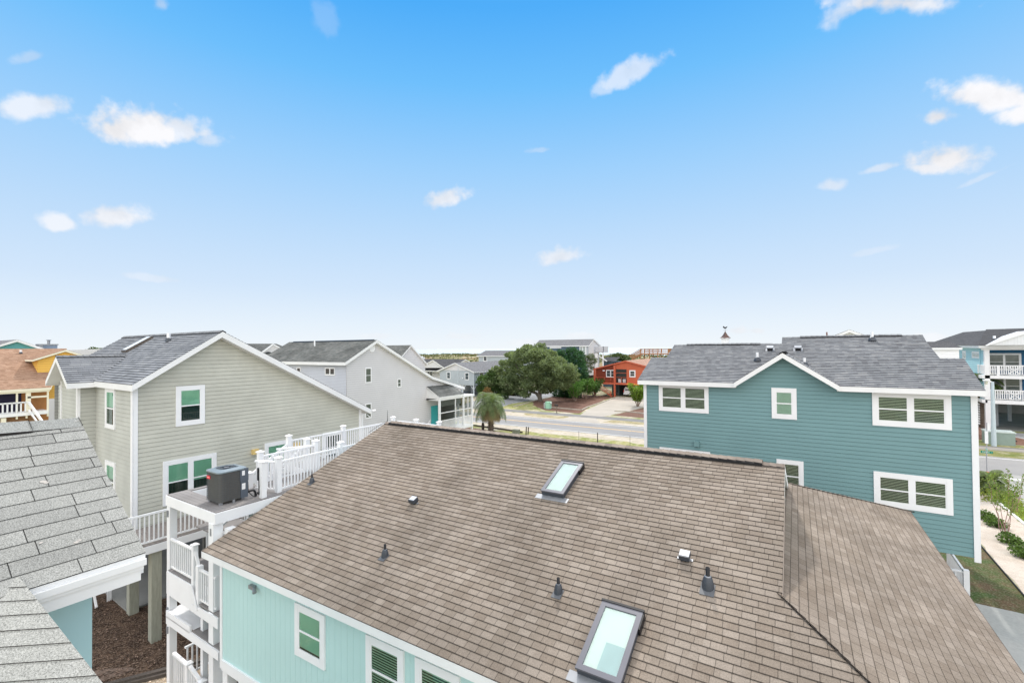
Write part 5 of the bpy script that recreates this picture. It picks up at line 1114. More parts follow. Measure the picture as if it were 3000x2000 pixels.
#--SPLIT3--
# ================================================================== FAR RIGHT BLUE HOUSE
q0=70.13; Q=Thing('blue_porch_house','three level aqua and deep blue house with white double porches, far right','house',(22,76,0))
m=MB(); lap(m,FR('x',16.2,-1),[(q0+.3,2.9),(95,2.9),(95,9.05),(q0+.3,9.05)],.2,.02); m.box(16.25,30,94.9,95,2.9,9); m.box(16.25,30,72,95,3.0,3.1); Q.part('side_wall',m,PBLUE)
m=MB(); lap(m,FR('y',72.6,-1),[(16.4,3.2),(30,3.2),(30,9.0),(16.4,9.0)],.2,.014); Q.part('front_wall',m,DBLUE)
m=MB(); slab(m,[(15.6,q0-.5,9.22),(30,q0-.5,9.22),(30,78.2,11.15),(18.2,78.2,11.0)],.26); slab(m,[(15.6,q0-.5,9.22),(18.2,78.2,11.0),(18.2,88,11.0),(15.6,96,9.35)],.26); m.box(15.9,30,q0-.1,q0+.15,8.75,9.15); Q.part('fascia',m,FASC)
m=MB(); shingles(m,[(15.5,q0-.6,9.24),(30,q0-.6,9.24),(30,78.2,11.25),(18.2,78.2,11.06)],exp=.25,t=.01); shingles(m,[(15.5,q0-.6,9.24),(18.2,78.2,11.06),(18.2,88,11.06),(15.5,96,9.4)],exp=.25,t=.01); RQ=Q.part('roof',m,[DARKR,BUTT])
m=MB(); ga=at(2890,1015,y=q0-1); gb=at(3000,983,y=q0-1); m.prism([(ga.x,q0-1.2,9.25),(ga.x+7,q0-1.2,9.25),(ga.x+3.6,q0-1.2,10.75)],(0,5,0)); Q.part('porch_gable',m,mat('white_metal_roof',(.70,.71,.72),.4,.08,1,stretch=(8,.5,.5)))
m=MB(); m.bar((ga.x-.1,q0-1.25,9.22),(ga.x+3.6,q0-1.25,10.8),.2,.12); Q.part('gable_rake',m,DARKR and FASC)
for zf_ in (6.0,3.35):
    m=MB(); m.box(15.9,30,q0,72.6,zf_-.35,zf_); Q.part('porch_floor',m,WHITE)
    m=MB(); railing(m,(16.2,q0+.1,zf_),(30,q0+.1,zf_),1.05,.17,.09,.08,.12,toph=.1); railing(m,(16.15,q0+.1,zf_),(16.15,72.6,zf_),1.05,.17,.09,.08,.12,toph=.1)
    for x in (18.4,):
        m.box(x-.5,x+.5,q0+.02,q0+.16,zf_+.08,zf_+.16); m.bar((x-.5,q0+.05,zf_+.12),(x+.5,q0+.05,zf_+1.0),.06,.08); m.bar((x-.5,q0+.05,zf_+1.0),(x+.5,q0+.05,zf_+.12),.06,.08)
    Q.part('porch_railing',m,VINYL)
for x in (16.35,22.5):
    m=MB(); m.box(x-.2,x+.2,q0+.0,q0+.4,0,9.0); Q.split('porch_column',m,WHITE)
m=MB(); m.box(17.1,17.3,q0+.05,q0+.25,6,7.0); m.box(16.3,30,q0-.03,q0+.0,2.95,3.3); Q.part('trim',m,WHITE)
gq=mat('porch_window_glass',(.10,.12,.115),.1,.3,2,spec=.8)
for zf_ in (6.0,3.35):
    window(Q,FR('y',72.6,-1),16.95,19.6,zf_+.45,zf_+2.35,2,.16,'none',far=True,glassm=gq)
    window(Q,FR('y',72.6,-1),20.6,23,zf_+.45,zf_+2.35,2,.16,'none',far=True,glassm=gq)
mg=mat('painted_reflection_glass',(.62,.66,.70),.08,.15,3,spec=.8)  # bright reflection painted as a pale pane colour
for (a0,b0,a1,b1) in ((2790,1026,2809,1046),(2820,1027,2831,1052),(2848,1029,2873,1050),(2762,1024,2767,1046)):
    a=at(a0,b0,x=16.2);b=at(a1,b1,x=16.2); window(Q,FR('x',16.2,-1),b.y,a.y,min(a.z,b.z),max(a.z,b.z),1,.12,'none',far=True,glassm=mg,rail=False)
m=MB(); pbox(m,FR('x',16.2,-1),71.6,71.75,3,9,.0,.1); pbox(m,FR('x',16.2,-1),81.5,81.6,3,9,0,.08); Q.part('downspout',m,PBLUE)
m=MB()
for y in (73.5,78,83,88): m.box(16.1,16.5,y-.2,y+.2,0,3)
for x in (18,20.5,23,26):
    for y in (74.5,80): m.box(x-.15,x+.15,y-.15,y+.15,0,3)
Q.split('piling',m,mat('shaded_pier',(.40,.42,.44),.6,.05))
m=MB()
for k in range(9): m.box(16.05,16.12,72,77,.4+k*.27,.55+k*.27)
Q.part('louvre_screen',m,WHITE)
m=MB(); m.box(16.5,30,89,89.2,0,3); m.box(16.3,30,71,89,.0,.04); Q.part('garage_back_wall',m,OLDC)
m=MB(); a=at(2972,1172,y=q0-.04); 
for k in range(6): m.box(a.x+k*.1,a.x+k*.1+.06,q0-.06,q0-.04,a.z-.05,a.z+.06)
Q.part('house_number',m,mat('gray_lettering',(.3,.32,.34),.5,0))
miniboot(((16,q0-.6,9.24),(0,-(11.25-9.24)/(78.8-q0),1)),2913,994,0,'white roof vent on the dark roof of the far right blue house',None,.12,.4)
sheet('gravel_drive',[(16.2,69.8),(30,69.4),(30,59.2),(20,59.2)],.011,GRAV); sheet('mulch_bed',[(13,64),(15.8,61.8),(20,59.6),(17,69.8),(16,75),(12,75)],.0085,MULCH); sheet('lawn_patch',[(8,59.4),(19.5,59.4),(15.5,61.7),(12.5,64),(8,66)],.007,GREEN)
def gable_bg(name,label,x0,x1,y,zb,ze,zr,wm,rm_,depth=12):
    return house(name,label,x0,x1,y,y+depth,zb,ze,ze,zr,'y',wm,rm_,.25,.4)
# houses beyond the teal one
hc=house('cupola_house','distant gray roofed house with white cupola and rooster weather vane',-9.0,-3.0,46,50,0,8.2,8.2,9.55,'x',LGRAY,GRAYR,.25,.3)
m=MB(); px_=at(2125,998,y=48); cxx=px_.x; m.box(cxx-.32,cxx+.32,47.7,48.3,9.3,10.15); m.box(cxx-.38,cxx+.38,47.62,48.38,9.55,9.62); m.box(cxx-.38,cxx+.38,47.62,48.38,10.12,10.18); hc.part('cupola',m,WHITE)
m=MB(); m.lathe((cxx,48,10.18),[(.50,0),(.34,.12),(.2,.3),(.09,.5),(.02,.62),(.001,.9)],4); hc.part('cupola_roof',m,mat('copper_brown_roof',(.12,.07,.055),.5,.1))
m=MB(); m.tube((cxx,48,10.7),(cxx,48,11.15),.012,.012,5); m.face([(cxx-.2,48,11.2),(cxx-.05,48,11.08),(cxx+.1,48,11.1),(cxx+.22,48,11.3),(cxx+.08,48,11.25),(cxx-.02,48,11.2),(cxx-.1,48,11.32),(cxx-.18,48,11.3)]); m.bar((cxx-.2,48,10.92),(cxx+.2,48,10.92),.012,.012); hc.part('weather_vane',m,BLACKP)
hw=gable_bg('white_gable_house','far white gable peeking above the teal house ridge',.2,5.4,46,0,9.35,10.55,VINYL,GRAYR)
m=MB(); c=at(2424,990,y=40); m.tube((c.x,40,9.4),(c.x-.03,40,10.35),.05,.05,6); solo('flue_pipe',m,mat('rusty_flue',(.18,.08,.06),.7,.1),'thin dark flue pipe above the ridge of the teal house','flue pipe',(c.x,40,9.4))
hb=house('white_box_house','pale white house behind the right rake of the teal house',8.5,12.5,62,72,0,9.0,9.0,9.6,'x',VINYL,GRAYR,.3,.2)
# ================================================================== LEFT BACKGROUND
ox=-58.0; YH=Thing('yellow_house','yellow house with orange tan roof, dormer and white porch railing, far left','house',(-62,10,0))
zr_o=9.76; xr_o=-65.1
Or1=[(xr_o,-8,zr_o),(ox,-8,6.2),(ox,12.75,6.2),(xr_o,15.5,zr_o)]
m=MB(); slab(m,Or1,.2); slab(m,[(xr_o,-8,zr_o),(xr_o-7,-8,6.2),(xr_o-7,16,6.2),(xr_o,15.5,zr_o)],.2); YH.part('fascia',m,CREAM)
m=MB(); shingles(m,Or1,exp=.18,t=.014); shingles(m,[(xr_o,-8,zr_o),(xr_o-7,-8,6.2),(xr_o-7,16,6.2),(xr_o,15.5,zr_o)],exp=.3); YH.part('roof',m,[ORNG,mat('orange_edge',(.16,.075,.05),.9,.1)])
dx=-60.6; m=MB(); fD=FR('x',dx,1); lap(m,fD,[(12.4,5.0),(16.6,5.0),(16.6,8.6),(14.25,9.4),(12.4,8.65)],.22,.014); lap(m,FR('y',12.42,-1),[(-64.5,6.8),(dx,6.8),(dx,8.65),(-64.5,8.65)],.22,.014); YH.part('dormer_wall',m,YELL)
m=MB(); dr1=[(dx+.35,14.25,9.62),(dx+.35,12.0,8.72),(-64.4,12.0,8.72),(-64.9,14.25,9.62)]; dr2=[(dx+.35,14.25,9.62),(dx+.35,16.9,8.55),(-64.4,16.9,8.55),(-64.9,14.25,9.62)]; slab(m,dr1,.16); slab(m,dr2,.16); YH.part('dormer_fascia',m,CREAM)
m=MB(); shingles(m,dr1,exp=.18); shingles(m,dr2,exp=.18); YH.part('dormer_roof',m,[ORNG,mat('orange_edge2',(.16,.075,.05),.9,.1)])
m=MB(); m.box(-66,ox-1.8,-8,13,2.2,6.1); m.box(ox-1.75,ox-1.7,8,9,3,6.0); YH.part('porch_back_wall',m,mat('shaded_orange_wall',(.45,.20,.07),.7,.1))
m=MB(); m.box(ox-1.78,ox-1.72,-8,11.2,3.9,5.9); YH.part('porch_screen',m,mat('dark_violet_screen',(.03,.025,.07),.3,.4,.7))
m=MB(); m.box(ox-.3,ox-.1,-8,12.7,5.85,6.05)
for y in (-2,0.9,3.8,6.0,8.05,9.35,10.65,11.25,12.6): m.box(ox-.3,ox-.18,y-.06,y+.06,3.6,6.0)
m.box(ox-.35,ox-.15,11.3,11.5,4.0,6); m.box(ox-.35,ox-.15,11.3,12.6,5.35,5.5)
YH.part('porch_post',m,CREAM)
m=MB(); railing(m,(ox-.2,-8,4.1),(ox-.2,11.3,4.1),.92,.27,.1,.1,.1,toph=.12); YH.part('porch_railing',m,VINYL)
m=MB(); m.box(ox-2,ox-.05,-8,12.6,3.85,4.15); YH.part('porch_floor',m,VINYL)
m=MB(); m.bar((ox-.1,11.35,5.0),(ox+1.8,11.9,3.2),.12,.2); m.bar((ox-.1,11.35,4.3),(ox+1.8,11.9,2.6),.1,.1); YH.part('stair_railing',m,VINYL)
m=MB(); m.box(ox-4,ox-.5,-8,12,0,3.8); YH.part('ground_wall',m,mat('brown_lattice_wall',(.22,.12,.06),.8,.2,2)); 
m=MB(); m.box(ox-.4,ox-.1,9.7,10.0,0,3.8); YH.split('piling',m,CREAM)
miniboot((( ox,0,6.2),((zr_o-6.2)/(ox-xr_o),0,1)),61,1035,0,'white vent pipe on the orange tan roof',None,.09,.35)
tgh=Thing('far_teal_house','far teal gable with white rake boards behind the orange tan roof','house',(-90,15,0))
m=MB(); lap(m,FR('x',-85,1),[(11.5,6),(19,6),(19,9.3),(15.47,10.85),(11.5,9.1)],.25,.014); m.box(-99,-85.05,11.5,19,0,9); tgh.part('wall',m,FTEAL)
m=MB(); a1=[(-84.6,15.47,11.05),(-84.6,10.6,8.95),(-99,10.6,8.95),(-99,15.47,11.05)]; a2=[(-84.6,15.47,11.05),(-84.6,19.9,9.0),(-99,19.9,9.0),(-99,15.47,11.05)]; slab(m,a1,.28); slab(m,a2,.28); tgh.part('fascia',m,FASC)
m=MB(); shingles(m,a1,exp=.3); shingles(m,a2,exp=.3); tgh.part('roof',m,[GRAYR,BUTT])
m=MB(); c=at(153,1012,x=-85); 
ch_=Thing('chimney_house','distant low roofed house with boxed blue chimney, left of the sage roof','house',(-86,19,0))
m.box(-86.4,-85,17.9,19.3,9,10.35); ch_.part('chimney',m,mat('blue_gray_board',(.20,.25,.32),.6,.05)); m=MB(); m.box(-86.5,-84.9,17.8,19.4,10.35,10.5); m.box(-86.5,-84.95,17.5,17.9,9,10.5); m.lathe((-85.7,18.6,10.5),[(.15,0),(.15,.45),(.26,.5),(.26,.55),(.001,.6)],10); ch_.part('chimney_cap',m,LTMET)
m=MB(); m.hexa([(-88,17,0),(-84,17,0),(-84,27,0),(-88,27,0),(-88,17,9.6),(-84,17,9.6),(-84,27,9.9),(-88,27,9.9)]); ch_.part('wall',m,LGRAY)
h7=house('tan_roof_house','distant blue and white house with tan roof and arched gable window',-95,-81.0,40.5,51,0,9.0,9.0,10.6,'y',PBLUE,mat and OLDG,.25,.4)
m=MB(); m.prism([(-80.3,43.8,8.6),(-80.3,48.6,9.2),(-80.3,46.2,10.4)],(-.2,0,0)); m.box(-80.5,-80.3,43.8,48.6,5,8.7); h7.part('gable_wall',m,LGRAY)
m=MB(); m.bar((-80.1,43.6,8.6),(-80.1,46.2,10.45),.12,.2); m.bar((-80.1,48.8,9.15),(-80.1,46.2,10.45),.12,.2); h7.part('gable_trim',m,VINYL)
window(h7,FR('x',-80.28,1),44.5,46.3,7.2,8.7,3,.1,'none',far=True,rail=False)
m=MB(); c=Vector((-80.2,45.4,8.7)); m.face([(c.x,c.y+.75*math.cos(t*math.pi/10),c.z+.45*math.sin(t*math.pi/10)) for t in range(11)]); h7.part('arched_window',m,GLF)
h8=house('dark_roof_house','dark roof slope showing past the right rake of the gray vinyl house',-62,-50,46.5,53,0,7.2,7.2,9.9,'x',LGRAY,OLDG,.25,.3)
# ================================================================== dunes
dn=MB(); nx,ny=150,34; import mathutils
def dz(x,y):
    t=(y-112)/45; b=max(0,min(1,t)); b=b*b*(3-2*b); back=max(0,min(1,(232-y)/30))
    n=mathutils.noise.fractal(Vector((x*.018,y*.03,1.3)),1.,2.,4)
    n2=mathutils.noise.fractal(Vector((x*.09,y*.12,4.3)),1.,2.,3)
    return (-.3+b*6.3+(n*1.0+n2*.45)*b)*back-.15
gr=[[(-420+600*i/nx, 110+124*j/ny) for i in range(nx+1)] for j in range(ny+1)]
for j in range(ny):
    for i in range(nx):
        a,b,c,d=gr[j][i],gr[j][i+1],gr[j+1][i+1],gr[j+1][i]; dn.face([(*a,dz(*a)),(*b,dz(*b)),(*c,dz(*c)),(*d,dz(*d))])
DUNEM=mix2('dune_sand_and_scrub',(.62,.52,.38),(.20,.19,.09),.05,.40,.52,c3=(.28,.15,.09),s3=.12,a3=.6,fine=.3,fscale=1.2,bump=.5,bscale=2)
ob=struct('dunes',dn,DUNEM); 
for p in ob.data.polygons: p.use_smooth=True
# ================================================================== VEGETATION
def leafmat(name,c,isl=.55,tr=.25,rough=.6): return mat(name,c,rough,.25,.6,spec=.25,island=isl,trans=tr)
def leaf(mb,p,s,asp=.6):
    d=Vector((R_.gauss(0,1),R_.gauss(0,1),R_.gauss(0,1))).normalized(); e=d.orthogonal().normalized(); e=(e*math.cos(6.28*R_.random())+d.cross(e)*math.sin(6.28*R_.random())).normalized(); f=d.cross(e)
    a=s; b=s*asp; mb.face([p-e*a,p-f*b,p+e*a,p+f*b])
def crown(mb,blobs,n,s,shell=.55,asp=.6):
    vol=[r[0]*r[1]*r[2] for _,r in blobs]; tot=sum(v**.7 for v in vol)
    for (c,r),v in zip(blobs,vol):
        c=Vector(c); k=int(n*v**.7/tot)
        for _ in range(k):
            d=Vector((R_.gauss(0,1),R_.gauss(0,1),R_.gauss(0,1))).normalized(); rad=shell+(1-shell)*R_.random()**.6
            nn=1+.35*mathutils.noise.noise(Vector((d.x*2.3+c.x,d.y*2.3+c.y,d.z*2.3+c.z)))
            p=c+Vector((d.x*r[0],d.y*r[1],d.z*r[2]))*rad*nn; leaf(mb,p,s*R_.uniform(.6,1.4),asp)
def blobs(c,R,n,r,flat=.7):
    out=[]
    for _ in range(n):
        d=Vector((R_.gauss(0,1),R_.gauss(0,1),R_.gauss(0,.8))).normalized(); k=R_.uniform(.35,.95); rr=r*R_.uniform(.6,1.25)
        out.append(((c[0]+d.x*R[0]*k,c[1]+d.y*R[1]*k,c[2]+d.z*R[2]*k),(rr,rr,rr*flat)))
    return out
def limb(mb,p,q,r0,r1,seg=4,wob=.12):
    p=Vector(p);q=Vector(q); last=p; L=(q-p).length
    for i in range(1,seg+1):
        t=i/seg; c=p.lerp(q,t)+Vector((R_.uniform(-1,1),R_.uniform(-1,1),R_.uniform(-.5,.5)))*wob*L*.3*(1 if i<seg else 0); mb.tube(last,c,r0+(r1-r0)*(i-1)/seg,r0+(r1-r0)*t,7,cap=False); last=c
BARK=mat('gray_bark',(.13,.11,.095),.9,.25,4,.6,14); BARK2=mat('tan_bark',(.30,.22,.17),.8,.2,4,.3,14)
# live oak
oy=71.3; ox_=-39.9; OK=Thing('live_oak_tree','large spreading live oak beside the gray gravel drive','tree',(ox_,oy,0))
m=MB(); limb(m,(ox_,oy,0),(ox_-.2,oy,2.9),.42,.30,4,.1); limb(m,(ox_-.3,oy,.8),(ox_-3.6,oy+.5,3.4),.27,.2,5,.25); limb(m,(ox_-3.6,oy+.5,3.4),(ox_-7,oy+1,5),.2,.08,4); limb(m,(ox_-.2,oy,2.7),(ox_-2,oy-1,6.5),.27,.09,4); limb(m,(ox_-.2,oy,2.7),(ox_+2.5,oy-.5,6),.24,.09,4); limb(m,(ox_-.2,oy,2.5),(ox_+.2,oy+2,7),.2,.09,4); limb(m,(ox_-3.6,oy+.5,3.4),(ox_-4.5,oy-1,6.5),.15,.07,4); OK.part('trunk',m,BARK)
m=MB(); bl=[]
for px,py,r in ((1470,1105,2.0),(1440,1120,1.5),(1500,1070,2.2),(1530,1045,2.2),(1560,1040,2.0),(1590,1045,2.2),(1620,1065,2.3),(1655,1085,2.2),(1670,1105,1.6),(1580,1085,2.6),(1530,1095,2.5),(1490,1120,2.0),(1560,1125,2.1),(1620,1115,2.2),(1650,1125,1.6),(1600,1140,1.4),(1520,1135,1.7),(1455,1085,1.3),(1545,1022,1.2),(1580,1020,1.4),(1500,1040,1.2),(1605,1035,1.2),(1490,1145,1.3),(1540,1155,1.0)):
    p=at(px,py,y=oy+R_.uniform(-2,2)); bl.append(((p.x,p.y,p.z),(r*.85,r*1.3,r*.62)))
for c,r in list(bl):
    for _ in range(3):
        d=Vector((R_.gauss(0,1),R_.gauss(0,1),R_.gauss(0,1))).normalized(); bl.append(((c[0]+d.x*r[0],c[1]+d.y*r[1],c[2]+abs(d.z)*r[2]*.8),(r[0]*.38,r[0]*.38,r[0]*.3)))
crown(m,bl,46000,.17,.45,.5); OK.part('crown',m,leafmat('oak_leaf',(.145,.185,.095),.55,.35))
# dark cedar behind
def tree(name,label,base,bl,n,s,lm,trunks,group=None,bm_=None,kind_='tree',asp=.6,shell=.4):
    t=Thing(name,label,kind_,base,0,group)
    if trunks:
        m=MB(); [limb(m,*k) for k in trunks]; t.part('trunk',m,bm_ or BARK)
    m=MB(); crown(m,bl,n,s,shell,asp); t.part('crown',m,lm); return t
def col(pts,y,s=1.0,dy=1.0):
    out=[]
    for px,py,r in pts: p=at(px,py,y=y+R_.uniform(-dy,dy)); out.append(((p.x,p.y,p.z),(r,r,r*s)))
    return out
tree('cedar_tree','dark green cedar rising behind the live oak, beside the slate blue house',(-38.6,80,0),col([(1655,1040,1.2),(1675,1030,1.2),(1695,1040,1.2),(1690,1060,1.5),(1665,1060,1.4),(1640,1035,.9),(1700,1080,1.4),(1712,1100,1.0),(1690,1110,1.6),(1670,1130,1.8),(1695,1135,1.3),(1660,1150,1.7),(1680,1160,1.6),(1640,1150,1.7),(1705,1062,.8),(1650,1120,1.6)],80,.8,1.5),15000,.14,leafmat('cedar_leaf',(.035,.095,.035),.5,.2),[((-38.6,80,0),(-38.4,80,7),.25,.08,4,.05)])
tree('pine_tree','small round topped pine in front of the slate blue house',(-36.6,88,0),col([(1718,1050,1.0),(1730,1045,1.0),(1738,1058,.9),(1722,1068,1.1),(1710,1060,.7),(1735,1078,.6),(1745,1052,.45),(1716,1082,.6),(1728,1088,.5)],88,.7,.8),5000,.13,leafmat('pine_leaf',(.075,.105,.035),.5,.2),[(at(1720,1160,y=88),at(1720,1060,y=88),.12,.06,4,.05)],asp=.2)
tree('shrub','dark leafy bush between the gray stilt house and the live oak',(-50,72,0),col([(1415,1115,1.4),(1435,1110,1.5),(1455,1125,1.4),(1430,1135,1.4),(1410,1140,1.0),(1450,1145,1.4),(1470,1140,1.2),(1440,1095,1.0),(1475,1160,1.0)],72,.85,1),8000,.14,leafmat('bush_leaf',(.07,.12,.035),.5,.25),[((-50,72,0),(-50,72,2.5),.1,.05,3,.1)],kind_='shrub')
tree('shrub','golden orange bush at the foot of the dark bush, behind the palm',(-48.5,69,0),col([(1428,1142,.7),(1420,1150,.6),(1435,1152,.6)],69,.8,.5),1400,.10,leafmat('gold_leaf',(.26,.17,.07),.4,.2),None,kind_='shrub')
tree('shrub','low reddish bush at the edge of the gravel drive',(-47,77,0),col([(1484,1148,.7),(1494,1145,.7),(1500,1152,.6)],77,.7,.4),1200,.10,leafmat('red_leaf',(.16,.09,.05),.5,.2),None,kind_='shrub')
tree('shrub','low green hedge under the left side of the live oak',(-44,78,0),col([(1510,1150,1.0),(1530,1150,1.0),(1500,1140,.9)],78,.7,.6),2600,.11,leafmat('hedge_leaf',(.045,.085,.02),.5,.2),None,kind_='shrub')
tree('shrub','pampas like bush with pink plumes beside the screened porch',(-48,61,0),col([(1340,1175,1.0),(1350,1180,.9),(1345,1190,.9)],60,1.,.5),2200,.16,leafmat('pampas_leaf',(.11,.13,.05),.5,.2),None,kind_='shrub',asp=.12)
pm=MB()
for k in range(16):
    p=at(R_.uniform(1338,1358),1172,y=60); z=p.z; x=p.x; pm.tube((x,60,z-.8),(x+.1,60,z+.2),.02,.02,4); crown(pm,[((x+.1,60,z+.45),(.1,.1,.35))],60,.06,.2,.3)
solo('pampas_plumes',pm,leafmat('plume',(.62,.46,.36),.2,.3),'feathery pink plumes above the bush by the screened porch','plumes',(-48,60,1),kind='stuff')
tree('shrub','rounded olive bush on the dune left of the boardwalk deck',(-48,112,3),col([(1800,1052,1.6),(1815,1048,1.6),(1832,1056,1.6),(1808,1062,1.8),(1790,1060,1.3),(1828,1066,1.5)],112,.8,1),5000,.2,leafmat('olive_leaf',(.07,.10,.03),.5,.15),None,kind_='shrub')
tree('shrub','dark low bushes behind the red house roof left edge',(-50,106,3),col([(1790,1075,1.4),(1810,1075,1.4),(1782,1066,1.0)],106,.8,1),2400,.2,leafmat('dark_bush_leaf',(.03,.05,.02),.5,.1),None,kind_='shrub')
# crepe myrtles
def myrtle(label,px,py,topy,w,group,col_=(.12,.23,.06),n=2600):
    b=at(px,py,z=0); t=at(px,topy,y=b.y).z
    T2=Thing('crepe_myrtle',label,'small tree',b,0,group); m=MB(); bl=[]
    for k in range(9):
        a=2*math.pi*k/9; e=Vector((b.x+math.cos(a)*w*R_.uniform(.5,.95),b.y+math.sin(a)*w*.9,t*R_.uniform(.62,.98)))
        limb(m,(b.x+.12*math.cos(a),b.y+.12*math.sin(a),0),e,.055,.02,4,.08)
        for tt in (.45,.65,.85,1.0): c=Vector((b.x,b.y,0)).lerp(e,tt); bl.append(((c.x,c.y,c.z),(w*.28,w*.28,t*.12)))
    bl.append(((b.x,b.y,t*.7),(w*.6,w*.6,t*.25))); T2.part('trunk',m,BARK2); m=MB(); crown(m,bl,n,.15,.2,.45); T2.part('crown',m,leafmat('myrtle_leaf',col_,.5,.35))
myrtle('young crepe myrtle nearest the path in the mulch bed, left of the three',1685,1174,1113,1.9,'crepe myrtles in front of the red house')
myrtle('middle crepe myrtle of the row before the red house stairs',1716,1167,1108,2.0,'crepe myrtles in front of the red house',(.075,.15,.035))
myrtle('crepe myrtle closest to the red stairs',1741,1161,1108,2.0,'crepe myrtles in front of the red house',(.07,.14,.04))
myrtle('yellow green crepe myrtle right of the white car',1868,1190,1126,1.75,'crepe myrtles in front of the red house',(.13,.20,.03),3200)
# palms
def palm(name,label,b,h,tr,nf,L,droop,colg,colb,n_dead=8,leaf_w=.022):
    P=Thing(name,label,'palm tree',b,0); b=Vector(b); m=MB()
    k=12
    for i in range(k):
        z0=h*i/k; z1=h*(i+1)/k; r=tr*(1.15-.3*i/k); m.tube(b+Vector((0,0,z0)),b+Vector((0,0,z1+.02)),r*.85,r*1.1,10,cap=False)
        for j in range(9):
            a=j*.698+i*.35; c=b+Vector((math.cos(a)*r,math.sin(a)*r,z0+.03)); m.bar(c,c+Vector((math.cos(a)*.10,math.sin(a)*.10,.16)),.07,.03)
    P.part('trunk',m,mat('palm_bark',(.20,.16,.13),.95,.3,5,.5,16))
    fr=MB(); dd=MB(); top=b+Vector((0,0,h))
    for i in range(nf+n_dead):
        dead=i>=nf; a=R_.uniform(0,6.283); el=R_.uniform(-.5,-.05) if dead else math.radians(R_.uniform(5,80)); mbx=dd if dead else fr
        Lf=L*R_.uniform(.8,1.1)*(.75 if dead else 1); d=Vector((math.cos(a)*math.cos(el),math.sin(a)*math.cos(el),math.sin(el))); p=top+d*.1; dirv=d.copy(); seg=14; s=Vector((-math.sin(a),math.cos(a),0))
        for j in range(seg):
            t=j/seg; dirv=(dirv+Vector((0,0,-droop*(.5+t*1.3)/seg*2.2))).normalized(); q=p+dirv*(Lf/seg)
            mbx.bar(p,q,.03*(1-t)+.008,.02)
            if j>1:
                ll=L*.30*math.sin(math.pi*min(1,.15+t*.85))+.08
                for sd2 in (1,-1):
                    for kk in range(3):
                        o=p.lerp(q,kk/3); tip=o+(s*sd2*.75+dirv*.75+Vector((0,0,.15-t*.5))).normalized()*ll+Vector((0,0,-.25*ll)); w=dirv*leaf_w; mid=o.lerp(tip,.5)+Vector((0,0,.05)); mbx.face([o-w,mid-w*1.2,tip,mid+w*1.2,o+w])
            p=q
    P.part('fronds',fr,leafmat('palm_green_'+name,colg,.4,.3)); P.part('dead_fronds',dd,leafmat('palm_dead_'+name,colb,.35,.2)); return P
pb_=at(1438,1264,z=0)
palm('pindo_palm','pindo palm with drooping gray green fronds on the near verge',(pb_.x,pb_.y,0),3.0,.27,62,2.75,1.5,(.16,.21,.10),(.34,.28,.17),40,.012)
pr=at(2873,1250,z=0)
palm('cabbage_palm','palm with dense green fronds in front of the far right blue house',(pr.x+.1,pr.y-.3,0),4.7,.28,44,2.3,1.1,(.10,.15,.05),(.16,.13,.06),16,.03)
palm('low_palm','low spiky palm half hidden behind the right corner of the teal house',(9.6,44.2-3,0),.5,.16,26,1.3,.9,(.16,.20,.09),(.30,.25,.15),8,.02)
# sapling, shrubs on shell bed
def sapling(px,py,topy,label,w=1.0,n=420):
    b=at(px,py,z=0); t=at(px,topy,y=b.y).z; T2=Thing('sapling',label,'small tree',b,0,'thin myrtle saplings on the shell bed'); m=MB(); bl=[]
    for k in range(6):
        a=k*1.05; e=Vector((b.x+math.cos(a)*w*R_.uniform(.3,.6),b.y+math.sin(a)*w*.6,t*R_.uniform(.75,1))); limb(m,(b.x+.05*math.cos(a),b.y+.05*math.sin(a),0),e,.018,.007,5,.1)
        for tt in (.62,.75,.88,1): c=Vector((b.x,b.y,0)).lerp(e,tt); bl.append(((c.x,c.y,c.z),(w*.2,w*.2,.22)))
    T2.part('stem',m,mat('pink_stem',(.38,.22,.20),.7,.1)); m=MB(); crown(m,bl,n,.05,.1,.55); T2.part('leaves',m,leafmat('sapling_leaf',(.14,.20,.05),.4,.3))
sapling(2945,1575,1400,'bare stemmed crepe myrtle sapling standing on the pale shell bed',1.1,800); sapling(2978,1500,1385,'thinner sapling nearer the kerb, right of the bare stemmed one',.8,260)
for k,(px,py) in enumerate(((2885,1520),(2912,1540),(2955,1590),(2990,1630))):
    b=at(px,py,z=0); m=MB(); crown(m,[((b.x,b.y,.22),(.42,.45,.28)),((b.x+.2,b.y-.2,.2),(.3,.3,.22))],700,.055,.3,.6)
    solo('low_shrub',m,leafmat('low_shrub_leaf%d'%k,(.09,.15,.035),.5,.2),('low green shrub closest to the teal corner trim on the shell bed','second low shrub on the shell bed, left of the sapling stems','third low shrub on the shell bed, right of the sapling stems','fourth low shrub, by the right edge of the picture')[k],'shrub',(b.x,b.y,0),group='low shrubs on the shell bed')
vg=MB()
for k in range(2600):
    x=R_.uniform(9.4,10.5); y=R_.uniform(30,44); z=R_.uniform(0,.35)*R_.random(); leaf(vg,Vector((x,y,z)),.07,.3)
for k in range(1500):
    x=R_.gauss(9.5,.45); y=R_.uniform(38.5,43.8); z=R_.uniform(0,.6)*R_.random(); leaf(vg,Vector((x,y,z)),.09,.45)
solo('verge_plants',vg,leafmat('verge_leaf',(.20,.24,.05),.6,.3),'yellow green ground plants along the verge right of the shell bed','plants',(10,40,0),kind='stuff')
tree('juniper_tree','bushy green juniper top behind the sage house, left background',(-96,28,5),[((-100,27.2,9.1),(1.6,1.6,1.0)),((-100,28.8,9.0),(1.5,1.5,.9)),((-99,30,8.6),(1.4,1.4,.8)),((-100,26.4,8.9),(1,1,.8)),((-99,28,8.2),(1.8,2.6,1))],6000,.2,leafmat('juniper_leaf',(.07,.11,.025),.5,.15),[((-100,28,0),(-100,28,8.5),.2,.1,3,.05)])
